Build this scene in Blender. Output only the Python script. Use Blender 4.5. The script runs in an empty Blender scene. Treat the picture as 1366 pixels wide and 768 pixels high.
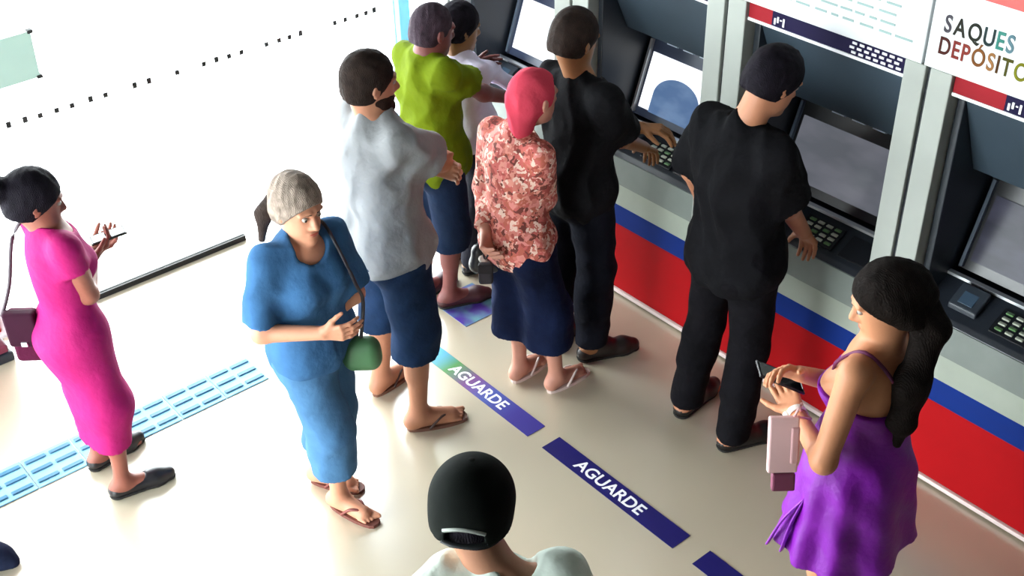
import bpy, bmesh, math, random
import numpy as np
from mathutils import Vector, Matrix

# ------------------------------------------------------------------ camera, sky, light, exposure
SC = bpy.context.scene
COL = SC.collection
cam_d = bpy.data.cameras.new('camera'); cam = bpy.data.objects.new('camera', cam_d); COL.objects.link(cam)
cam_d.sensor_width = 36.0; cam_d.lens = 1616.0 / 1366.0 * 36.0; cam_d.clip_start = 0.05; cam_d.clip_end = 200
_y, _p, _r = [math.radians(a) for a in (39.28, 34.70, -1.33)]
_f = Vector((math.sin(_y)*math.cos(_p), math.cos(_y)*math.cos(_p), -math.sin(_p)))
_x = Vector((math.cos(_y), -math.sin(_y), 0)); _u = _x.cross(_f)
_x2 = _x*math.cos(_r) + _u*math.sin(_r); _u2 = -_x*math.sin(_r) + _u*math.cos(_r)
cam.matrix_world = Matrix(((_x2.x, _u2.x, -_f.x, 0), (_x2.y, _u2.y, -_f.y, 0), (_x2.z, _u2.z, -_f.z, 3.55), (0, 0, 0, 1)))
SC.camera = cam

world = bpy.data.worlds.new('daylight'); SC.world = world; world.use_nodes = True
bg = world.node_tree.nodes['Background']
bg.inputs['Color'].default_value = (0.93, 0.97, 1.0, 1); bg.inputs['Strength'].default_value = 15.0

sd = bpy.data.lights.new('portal', 'AREA'); sd.shape = 'RECTANGLE'; sd.size = 5.4; sd.size_y = 2.6
sd.cycles.is_portal = True
so = bpy.data.objects.new('daylight_portal', sd); COL.objects.link(so)
so.location = (1.0, 5.40, 1.3); so.rotation_euler = (math.radians(-90), 0, 0)
sd2 = bpy.data.lights.new('portal_side', 'AREA'); sd2.shape = 'RECTANGLE'; sd2.size = 2.6; sd2.size_y = 3.8
sd2.cycles.is_portal = True
so2 = bpy.data.objects.new('daylight_portal_side', sd2); COL.objects.link(so2)  # sky portal for the added side glass
so2.location = (-1.72, 3.4, 1.3); so2.rotation_euler = (0, math.radians(-90), 0)

SC.view_settings.view_transform = 'Standard'; SC.view_settings.look = 'None'
SC.view_settings.gamma = 1.0; SC.view_settings.use_curve_mapping = False
SC.view_settings.exposure = 0.16
SC.cycles.use_denoising = True
SC.cycles.max_bounces = 8; SC.cycles.diffuse_bounces = 5; SC.cycles.transparent_max_bounces = 12
SC.cycles.sample_clamp_indirect = 8.0

random.seed(4)
# ------------------------------------------------------------------ materials
def lin(c):
    if isinstance(c, str): c = [int(c[i:i+2], 16) for i in (0, 2, 4)]
    return tuple(((v/255)/12.92 if v/255 <= .04045 else ((v/255+.055)/1.055)**2.4) for v in c) + (1,)
_M = {}
def mat(name, col, rough=.6, var=.08, scale=6., bump=0., bscale=60., metal=0., spec=.5, emit=0., sheen=0., sss=0., coat=0.):
    if name in _M: return _M[name]
    m = bpy.data.materials.new(name); m.use_nodes = True; nt = m.node_tree; b = nt.nodes['Principled BSDF']
    c = lin(col); tc = nt.nodes.new('ShaderNodeTexCoord')
    n = nt.nodes.new('ShaderNodeTexNoise'); n.inputs['Scale'].default_value = scale; n.inputs['Detail'].default_value = 4
    nt.links.new(tc.outputs['Object'], n.inputs['Vector'])
    r = nt.nodes.new('ShaderNodeValToRGB'); e = r.color_ramp.elements
    e[0].position = .3; e[1].position = .7
    e[0].color = tuple(v*(1-var) for v in c[:3]) + (1,); e[1].color = tuple(min(1, v*(1+var)) for v in c[:3]) + (1,)
    nt.links.new(n.outputs['Fac'], r.inputs['Fac']); nt.links.new(r.outputs['Color'], b.inputs['Base Color'])
    b.inputs['Roughness'].default_value = rough; b.inputs['Metallic'].default_value = metal
    b.inputs['Specular IOR Level'].default_value = spec; b.inputs['Coat Weight'].default_value = coat
    if sheen: b.inputs['Sheen Weight'].default_value = sheen
    if sss:
        b.inputs['Subsurface Weight'].default_value = sss; b.inputs['Subsurface Radius'].default_value = (.012, .005, .003); b.inputs['Subsurface Scale'].default_value = 1
    if emit: b.inputs['Emission Color'].default_value = c; b.inputs['Emission Strength'].default_value = emit
    if bump:
        n2 = nt.nodes.new('ShaderNodeTexNoise'); n2.inputs['Scale'].default_value = bscale; n2.inputs['Detail'].default_value = 3
        nt.links.new(tc.outputs['Object'], n2.inputs['Vector'])
        bp = nt.nodes.new('ShaderNodeBump'); bp.inputs['Strength'].default_value = bump; bp.inputs['Distance'].default_value = .01
        nt.links.new(n2.outputs['Fac'], bp.inputs['Height']); nt.links.new(bp.outputs['Normal'], b.inputs['Normal'])
    _M[name] = m; return m
def cloth(name, col, **k):
    a = dict(rough=.85, var=.12, scale=9, bump=.45, bscale=26, spec=.08); a.update(k); return mat(name, col, **a)
def skin(name, col): return mat(name, col, rough=.5, var=.07, scale=12, bump=.05, bscale=120, spec=.35)
def hairm(name, col):
    if name in _M: return _M[name]
    m = mat(name, col, rough=.7, var=.35, scale=30, spec=.06); nt = m.node_tree; b = nt.nodes['Principled BSDF']
    w = nt.nodes.new('ShaderNodeTexWave'); w.inputs['Scale'].default_value = 70; w.inputs['Distortion'].default_value = 9; w.inputs['Detail'].default_value = 3
    tc = nt.nodes.new('ShaderNodeTexCoord'); nt.links.new(tc.outputs['Object'], w.inputs['Vector'])
    bp = nt.nodes.new('ShaderNodeBump'); bp.inputs['Strength'].default_value = .35; bp.inputs['Distance'].default_value = .005
    nt.links.new(w.outputs['Fac'], bp.inputs['Height']); nt.links.new(bp.outputs['Normal'], b.inputs['Normal']); return m
def floral(name, cols, scale=22):
    m = bpy.data.materials.new(name); m.use_nodes = True; nt = m.node_tree; b = nt.nodes['Principled BSDF']
    tc = nt.nodes.new('ShaderNodeTexCoord'); v = nt.nodes.new('ShaderNodeTexVoronoi'); v.inputs['Scale'].default_value = scale
    nz = nt.nodes.new('ShaderNodeTexNoise'); nz.inputs['Scale'].default_value = scale*.6; nz.inputs['Detail'].default_value = 2
    ad = nt.nodes.new('ShaderNodeMixRGB'); ad.blend_type = 'ADD'; ad.inputs[0].default_value = .09
    nt.links.new(tc.outputs['Object'], ad.inputs[1]); nt.links.new(nz.outputs['Color'], ad.inputs[2]); nt.links.new(tc.outputs['Object'], nz.inputs['Vector'])
    nt.links.new(ad.outputs[0], v.inputs['Vector'])
    r = nt.nodes.new('ShaderNodeValToRGB'); r.color_ramp.interpolation = 'CONSTANT'; e = r.color_ramp.elements
    e[0].color = lin(cols[0]); e[0].position = 0; e[1].color = lin(cols[1]); e[1].position = 1/len(cols)
    for i, c in enumerate(cols[2:]): q = e.new((i+2)/len(cols)); q.color = lin(c)
    sx = nt.nodes.new('ShaderNodeSeparateColor'); nt.links.new(v.outputs['Color'], sx.inputs[0]); nt.links.new(sx.outputs[0], r.inputs['Fac'])
    nt.links.new(r.outputs['Color'], b.inputs['Base Color']); b.inputs['Roughness'].default_value = .85
    return m

# ------------------------------------------------------------------ object helpers
def link(name, me, m, parent=None, smooth=False):
    if m is not None and not me.materials: me.materials.append(m)
    if smooth and len(me.polygons): me.polygons.foreach_set('use_smooth', [True]*len(me.polygons))
    o = bpy.data.objects.new(name, me); COL.objects.link(o)
    if parent is not None: o.parent = parent; o.matrix_parent_inverse = parent.matrix_basis.inverted()
    return o
def empty(name, label, cat, loc=(0, 0, 0), group=None):
    o = bpy.data.objects.new(name, None); COL.objects.link(o); o.location = loc; o.empty_display_size = .1
    o['label'] = label; o['category'] = cat
    if group: o['group'] = group
    return o
def tag(o, label=None, cat=None, group=None, kind=None):
    if label: o['label'] = label
    if cat: o['category'] = cat
    if group: o['group'] = group
    if kind: o['kind'] = kind
    return o
def bm_box(bm, lo, hi, bev=0., seg=2):
    r = bmesh.ops.create_cube(bm, size=1.0); vs = r['verts']
    for v in vs: v.co = Vector([lo[i] + (v.co[i]+.5)*(hi[i]-lo[i]) for i in range(3)])
    if bev:
        es = list({e for v in vs for e in v.link_edges})
        bmesh.ops.bevel(bm, geom=es, offset=bev, segments=seg, profile=.5, affect='EDGES')
def bm_mesh(bm, name='m'):
    bmesh.ops.recalc_face_normals(bm, faces=bm.faces)
    me = bpy.data.meshes.new(name); bm.to_mesh(me); bm.free(); return me
def box(name, lo, hi, m, parent=None, bev=0., seg=2):
    bm = bmesh.new(); bm_box(bm, lo, hi, bev, seg); return link(name, bm_mesh(bm, name), m, parent)
def obox(name, c, ax, ay, az, half, m, parent=None, bev=.006):
    bm = bmesh.new(); bm_box(bm, [-v for v in half], half, bev, 3); me = bm_mesh(bm, name)
    me.transform(Matrix([[ax[i], ay[i], az[i], c[i]] for i in range(3)]+[[0, 0, 0, 1]])); return link(name, me, m, parent)
def prism(name, prof, y0, y1, m, parent=None, bev=0.):
    """profile in (x, z) swept along y"""
    bm = bmesh.new(); n = len(prof)
    a = [bm.verts.new((x, y0, z)) for x, z in prof]; b = [bm.verts.new((x, y1, z)) for x, z in prof]
    bm.faces.new(a); bm.faces.new(b[::-1])
    for i in range(n): bm.faces.new((a[i], b[i], b[(i+1) % n], a[(i+1) % n]))
    bmesh.ops.recalc_face_normals(bm, faces=bm.faces)
    if bev: bmesh.ops.bevel(bm, geom=list(bm.edges), offset=bev, segments=2, profile=.5, affect='EDGES')
    return link(name, bm_mesh(bm, name), m, parent)
def tube(name, pts, r, m, parent=None, n=8, flat=None):
    """swept tube through points; flat=(dir, factor) squashes the section"""
    P = [Vector(p) for p in pts]
    Q = []
    for i in range(len(P)-1):
        p0, p1, p2, p3 = P[max(i-1, 0)], P[i], P[i+1], P[min(i+2, len(P)-1)]
        for k in range(5):
            t = k/5; Q.append(.5*((2*p1) + (p2-p0)*t + (2*p0-5*p1+4*p2-p3)*t*t + (-p0+3*p1-3*p2+p3)*t**3))
    Q.append(P[-1]); bm = bmesh.new(); rings = []
    for i, q in enumerate(Q):
        t = (Q[min(i+1, len(Q)-1)] - Q[max(i-1, 0)]).normalized()
        a = Vector(flat[0]) if flat else (Vector((0, 0, 1)) if abs(t.z) < .9 else Vector((1, 0, 0)))
        s = t.cross(a).normalized(); u = s.cross(t)
        rr = r[0] + (r[1]-r[0])*i/(len(Q)-1) if isinstance(r, tuple) else r
        rings.append([bm.verts.new(q + s*math.cos(2*math.pi*k/n)*rr + u*math.sin(2*math.pi*k/n)*rr*(flat[1] if flat else 1)) for k in range(n)])
    for A, B in zip(rings, rings[1:]):
        for k in range(n): bm.faces.new((A[k], A[(k+1) % n], B[(k+1) % n], B[k]))
    bm.faces.new(rings[0][::-1]); bm.faces.new(rings[-1])
    return link(name, bm_mesh(bm, name), m, parent, True)
def text_mesh(name, s, size, m, parent, mw, depth=.001, align='LEFT', sx=1.0):
    c = bpy.data.curves.new(name, 'FONT'); c.body = s; c.size = size; c.extrude = depth; c.align_x = align; c.align_y = 'CENTER'; c.offset = size*.018
    t = bpy.data.objects.new(name, c); COL.objects.link(t)
    dg = bpy.context.evaluated_depsgraph_get(); me = bpy.data.meshes.new_from_object(t.evaluated_get(dg))
    bpy.data.objects.remove(t); bpy.data.curves.remove(c)
    me.transform(Matrix.Diagonal((sx, 1, 1, 1))); me.transform(mw); me.materials.clear()
    return link(name, me, m, parent)

# ------------------------------------------------------------------ implicit surfaces
class Shape:
    def __init__(s, k=.03): s.pr = []; s.pl = []; s.k = k; s.disp = None
    def rc(s, a, b, ra, rb=None, k=None, sub=False, cap=False):
        a = np.array(a, float); b = np.array(b, float); rb = ra if rb is None else rb
        s.pr.append(('rc', a, b, ra, rb, s.k if k is None else k, sub, cap, (a+b)/2, np.linalg.norm(b-a)/2 + max(ra, rb))); return s
    def el(s, c, R, rad, k=None, sub=False):
        c = np.array(c, float); rad = np.array(rad, float)
        s.pr.append(('el', c, np.array(R, float), rad, None, s.k if k is None else k, sub, False, c, rad.max())); return s
    def plane(s, p, n): n = np.array(n, float); n /= np.linalg.norm(n); s.pl.append((np.array(p, float), n)); return s   # keeps the side the normal points away from
    def one(s, q, P):
        if q[0] == 'rc':
            _, a, b, ra, rb = q[:5]; ba = b-a; L = ba@ba + 1e-12; pa = P-a
            t0 = pa@ba/L; t = np.clip(t0, 0, 1)
            d = np.linalg.norm(pa - t[:, None]*ba, axis=1) - (ra + (rb-ra)*t)
            if q[7]: d = np.maximum(d, (t0-1)*math.sqrt(L))
            return d
        c, R, rad = q[1:4]; l = (P-c)@R.T
        k0 = np.linalg.norm(l/rad, axis=1); k1 = np.linalg.norm(l/rad**2, axis=1) + 1e-9
        return np.where(k0 < 1e-3, -rad.min(), k0*(k0-1)/k1)
    def ev(s, P, sel=None):
        d = np.full(len(P), .5)
        for q in (s.pr if sel is None else sel):
            e = s.one(q, P); k = q[5]
            if q[6]: e = -e; h = np.clip(.5-.5*(e-d)/-k, 0, 1) if 0 else np.maximum(k-np.abs(d-e), 0)/k; d = np.maximum(d, e) + h*h*k/4
            else: h = np.maximum(k-np.abs(d-e), 0)/k; d = np.minimum(d, e) - h*h*k/4
        if s.disp is not None: d = d + s.disp(P)
        for p, n in s.pl: d = np.maximum(d, (P-p)@n)
        return d
    def bounds(s):
        A = [q for q in s.pr if not q[6]]
        lo = np.min([np.minimum(q[1]-q[3], q[2]-q[4]) if q[0] == 'rc' else q[1]-q[3].max() for q in A], axis=0)
        hi = np.max([np.maximum(q[1]+q[3], q[2]+q[4]) if q[0] == 'rc' else q[1]+q[3].max() for q in A], axis=0)
        for p, n in s.pl:
            if n[2] < -.99: lo[2] = max(lo[2], p[2]-.01)
            if n[2] > .99: hi[2] = min(hi[2], p[2]+.01)
        return lo-.025, hi+.025
NB = 10
def nets(sh, h, lo=None, hi=None):
    if lo is None: lo, hi = sh.bounds()
    nbk = np.maximum(np.ceil((hi-lo)/(h*NB)).astype(int), 1); n = nbk*NB
    gi = np.stack(np.meshgrid(*[np.arange(k) for k in nbk], indexing='ij'), -1).reshape(-1, 3)
    cen = lo + (gi+.5)*NB*h - .5*h; R = NB*h*.87
    dc = sh.ev(cen); V = np.repeat(np.repeat(np.repeat(dc.reshape(nbk), NB, 0), NB, 1), NB, 2).astype(np.float32)
    off = np.stack(np.meshgrid(*[np.arange(NB)]*3, indexing='ij'), -1).reshape(-1, 3)*h
    for g, c in zip(gi[np.abs(dc) < R+.035], cen[np.abs(dc) < R+.035]):
        sel = [q for q in sh.pr if np.linalg.norm(q[8]-c) < q[9]+R+.09]
        V[g[0]*NB:(g[0]+1)*NB, g[1]*NB:(g[1]+1)*NB, g[2]*NB:(g[2]+1)*NB] = sh.ev(lo + g*NB*h + off, sel).reshape(NB, NB, NB)
    S = V < 0
    C = np.zeros(n-1, np.int8)
    for a in (0, 1):
        for b in (0, 1):
            for c in (0, 1): C += S[a:n[0]-1+a, b:n[1]-1+b, c:n[2]-1+c]
    act = (C > 0) & (C < 8); idx = np.full(n-1, -1, np.int64); I = np.argwhere(act); idx[act] = np.arange(len(I))
    acc = np.zeros((len(I), 3)); cnt = np.zeros(len(I))
    cs = [(a, b, c) for a in (0, 1) for b in (0, 1) for c in (0, 1)]
    for p in cs:
        for ax in range(3):
            if p[ax]: continue
            q = list(p); q[ax] = 1
            v0 = V[I[:, 0]+p[0], I[:, 1]+p[1], I[:, 2]+p[2]]; v1 = V[I[:, 0]+q[0], I[:, 1]+q[1], I[:, 2]+q[2]]
            w = (v0 < 0) != (v1 < 0); t = np.where(w, v0/np.where(w, v0-v1, 1), 0)
            x = np.tile(np.array(p, float), (len(I), 1)); x[:, ax] += t; acc += x*w[:, None]; cnt += w
    ver = lo + (I + acc/cnt[:, None])*h; F = []
    for ax in range(3):
        b, c = (ax+1) % 3, (ax+2) % 3
        s0 = [slice(None)]*3; s1 = [slice(None)]*3; s0[ax] = slice(0, -1); s1[ax] = slice(1, None)
        df = S[tuple(s0)] != S[tuple(s1)]; E = np.argwhere(df)
        ok = (E[:, b] > 0) & (E[:, c] > 0) & (E[:, b] < n[b]-1) & (E[:, c] < n[c]-1) & (E[:, ax] < n[ax]-1); E = E[ok]
        def g(db, dc_):
            q = E.copy(); q[:, b] -= db; q[:, c] -= dc_; return idx[q[:, 0], q[:, 1], q[:, 2]]
        f = np.stack([g(1, 1), g(0, 1), g(0, 0), g(1, 0)], 1)
        ins = S[E[:, 0], E[:, 1], E[:, 2]]
        f[~ins] = f[~ins][:, ::-1]; F.append(f)
    F = np.concatenate(F); return ver, F[(F >= 0).all(1)]
def mesh_from(parts, name):
    vs, fs, o = [], [], 0
    for v, f in parts: vs.append(v); fs.append(f+o); o += len(v)
    v = np.concatenate(vs); f = np.concatenate(fs); me = bpy.data.meshes.new(name)
    me.vertices.add(len(v)); me.vertices.foreach_set('co', v.astype(np.float32).ravel())
    me.loops.add(f.size); me.loops.foreach_set('vertex_index', f.astype(np.int32).ravel())
    me.polygons.add(len(f)); me.polygons.foreach_set('loop_start', np.arange(0, f.size, 4, dtype=np.int32))
    me.update(calc_edges=True); me.validate(); return me
def solid(name, sh, h, m, parent):
    return link(name, mesh_from([nets(sh, h)], name), m, parent, True)
def nrm(v): v = np.array(v, float); return v/(np.linalg.norm(v)+1e-12)
def folds(amp, seed, fr=38, ani=(1, 1, .45)):
    rg = np.random.default_rng(seed); D = rg.normal(size=(6, 3))*np.array(ani); D /= np.linalg.norm(D, axis=1)[:, None]
    ph = rg.uniform(0, 6.28, 6); F = fr*rg.uniform(.5, 1.7, 6)
    def f(P):
        q = P + .03*np.sin(P[:, [1, 2, 0]]*15 + seed) + .012*np.sin(P[:, [2, 0, 1]]*41 + seed*2); o = 0
        for d, p, w in zip(D, ph, F): o = o + np.abs(np.sin(q@d*w*.5 + p)) - .64
        return amp*.55*o
    return f
RIGS = {
  'pink': dict(H=1.51, yaw=0, hyaw=-10, hpitch=18, J={'pelvis':(1.078,3.995,0.794), 'chest':(1.090,3.985,1.208), 'head':(1.067,4.004,1.364), 'shl':(1.090,4.133,1.226), 'hipl':(1.078,4.073,0.794), 'ell':(1.154,4.107,0.971), 'wrl':(1.309,4.266,0.925), 'anl':(1.076,4.116,0.076), 'tipl':(1.247,4.146,0.000), 'knl':(1.107,4.100,0.435), 'shr':(1.090,3.837,1.226), 'hipr':(1.078,3.916,0.794), 'elr':(1.141,3.899,0.974), 'wrr':(1.244,4.100,0.992), 'anr':(1.073,3.886,0.076), 'tipr':(1.244,3.856,0.000), 'knr':(1.105,3.896,0.435)}),
  'blue': dict(H=1.52, yaw=-65, hyaw=-85, hpitch=8, J={'pelvis':(1.725,3.294,0.795), 'chest':(1.724,3.295,1.209), 'head':(1.732,3.288,1.389), 'shl':(1.873,3.303,1.227), 'hipl':(1.797,3.327,0.795), 'ell':(1.899,3.251,0.968), 'wrl':(1.695,3.273,0.867), 'anl':(1.728,3.402,0.076), 'tipl':(1.823,3.256,0.000), 'knl':(1.790,3.323,0.436), 'shr':(1.575,3.287,1.227), 'hipr':(1.654,3.261,0.795), 'elr':(1.504,3.257,0.973), 'wrr':(1.655,3.088,0.995), 'anr':(1.703,3.221,0.076), 'tipr':(1.757,3.055,0.000), 'knr':(1.694,3.193,0.436)}),
  'grey': dict(H=1.74, yaw=0, hyaw=-12, hpitch=6, J={'pelvis':(2.260,3.550,0.914), 'chest':(2.252,3.557,1.388), 'head':(2.246,3.561,1.605), 'shl':(2.252,3.727,1.408), 'hipl':(2.260,3.640,0.914), 'ell':(2.399,3.757,1.144), 'wrl':(2.495,3.515,1.168), 'anl':(2.267,3.732,0.087), 'tipl':(2.463,3.773,0.000), 'knl':(2.293,3.692,0.500), 'shr':(2.252,3.386,1.408), 'hipr':(2.260,3.460,0.914), 'elr':(2.481,3.472,1.227), 'wrr':(2.545,3.700,1.118), 'anr':(2.244,3.412,0.087), 'tipr':(2.429,3.337,0.000), 'knr':(2.280,3.425,0.500)}),
  'green': dict(H=1.60, yaw=0, hyaw=-5, hpitch=12, J={'pelvis':(2.900,4.110,0.840), 'chest':(2.900,4.110,1.280), 'head':(2.927,4.088,1.458), 'shl':(2.900,4.267,1.299), 'hipl':(2.900,4.193,0.840), 'ell':(3.055,4.293,1.067), 'wrl':(3.293,4.293,1.091), 'anl':(2.860,4.203,0.080), 'tipl':(3.043,4.222,0.000), 'knl':(2.910,4.201,0.460), 'shr':(2.900,3.953,1.299), 'hipr':(2.900,4.027,0.840), 'elr':(3.121,3.989,1.131), 'wrr':(3.336,4.006,1.025), 'anr':(2.913,4.058,0.080), 'tipr':(3.086,3.995,0.000), 'knr':(2.935,4.032,0.460)}),
  'behind': dict(H=1.50, yaw=0, hyaw=-10, hpitch=12, J={'pelvis':(3.250,4.290,0.788), 'chest':(3.232,4.305,1.110), 'head':(3.236,4.301,1.319), 'shl':(3.232,4.452,1.128), 'hipl':(3.250,4.368,0.788), 'ell':(3.271,4.483,0.870), 'wrl':(3.335,4.483,0.654), 'anl':(3.210,4.377,0.075), 'tipl':(3.382,4.395,0.000), 'knl':(3.260,4.376,0.431), 'shr':(3.232,4.158,1.128), 'hipr':(3.250,4.212,0.788), 'elr':(3.415,4.328,1.046), 'wrr':(3.583,4.325,0.896), 'anr':(3.189,4.215,0.075), 'tipr':(3.356,4.170,0.000), 'knr':(3.248,4.206,0.431)}),
  'coral': dict(H=1.57, yaw=0, hyaw=0, hpitch=5, J={'pelvis':(2.745,3.310,0.824), 'chest':(2.745,3.310,1.256), 'head':(2.801,3.264,1.469), 'shl':(2.745,3.456,1.275), 'hipl':(2.745,3.392,0.824), 'ell':(2.731,3.489,1.002), 'wrl':(2.593,3.333,0.892), 'anl':(2.801,3.381,0.079), 'tipl':(2.980,3.406,0.000), 'knl':(2.803,3.391,0.451), 'shr':(2.745,3.164,1.275), 'hipr':(2.745,3.228,0.824), 'elr':(2.821,3.240,1.022), 'wrr':(2.935,3.445,1.033), 'anr':(2.877,3.214,0.079), 'tipr':(3.057,3.214,0.000), 'knr':(2.841,3.221,0.451)}),
  'black': dict(H=1.74, yaw=0, hyaw=0, hpitch=15, J={'pelvis':(3.130,3.370,0.914), 'chest':(3.142,3.360,1.344), 'head':(3.121,3.377,1.583), 'shl':(3.142,3.531,1.365), 'hipl':(3.130,3.460,0.914), 'ell':(3.298,3.505,1.104), 'wrl':(3.430,3.280,1.118), 'anl':(3.090,3.471,0.087), 'tipl':(3.289,3.492,0.000), 'knl':(3.140,3.469,0.500), 'shr':(3.142,3.190,1.365), 'hipr':(3.130,3.280,0.914), 'elr':(3.296,3.272,1.115), 'wrr':(3.506,3.337,0.974), 'anr':(3.152,3.275,0.087), 'tipr':(3.337,3.200,0.000), 'knr':(3.169,3.266,0.500)}),
  'seven': dict(H=1.75, yaw=0, hyaw=-15, hpitch=25, J={'pelvis':(3.227,2.538,0.909), 'chest':(3.211,2.551,1.403), 'head':(3.282,2.493,1.654), 'shl':(3.211,2.723,1.424), 'hipl':(3.227,2.629,0.909), 'ell':(3.273,2.836,1.147), 'wrl':(3.419,2.907,0.940), 'anl':(3.204,2.711,0.088), 'tipl':(3.403,2.739,0.000), 'knl':(3.245,2.674,0.498), 'shr':(3.211,2.380,1.424), 'hipr':(3.227,2.447,0.909), 'elr':(3.338,2.407,1.147), 'wrr':(3.506,2.433,0.947), 'anr':(3.183,2.423,0.088), 'tipr':(3.372,2.354,0.000), 'knr':(3.233,2.425,0.498)}),
  'purple': dict(H=1.66, yaw=100, hyaw=130, hpitch=22, J={'pelvis':(2.620,1.500,0.871), 'chest':(2.620,1.500,1.328), 'head':(2.621,1.499,1.520), 'shl':(2.460,1.472,1.348), 'hipl':(2.535,1.485,0.871), 'ell':(2.381,1.472,1.068), 'wrl':(2.515,1.681,1.046), 'anl':(2.532,1.444,0.083), 'tipl':(2.480,1.627,0.000), 'knl':(2.525,1.493,0.477), 'shr':(2.780,1.528,1.348), 'hipr':(2.705,1.515,0.871), 'elr':(2.724,1.615,1.076), 'wrr':(2.517,1.687,1.196), 'anr':(2.722,1.477,0.083), 'tipr':(2.708,1.668,0.000), 'knr':(2.711,1.526,0.477)}),
  'cap': dict(H=1.69, yaw=50, hyaw=42, hpitch=12, J={'pelvis':(1.210,1.660,0.887), 'chest':(1.225,1.557,1.267), 'head':(1.218,1.653,1.504), 'shl':(1.114,1.651,1.237), 'hipl':(1.143,1.716,0.887), 'ell':(1.115,1.707,0.946), 'wrl':(1.162,1.762,0.704), 'anl':(1.109,1.692,0.084), 'tipl':(1.218,1.853,0.000), 'knl':(1.143,1.729,0.486), 'shr':(1.337,1.463,1.337), 'hipr':(1.277,1.604,0.887), 'elr':(1.392,1.474,1.046), 'wrr':(1.438,1.530,0.804), 'anr':(1.259,1.566,0.084), 'tipr':(1.399,1.701,0.000), 'knr':(1.290,1.606,0.486)}),
}
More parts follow.
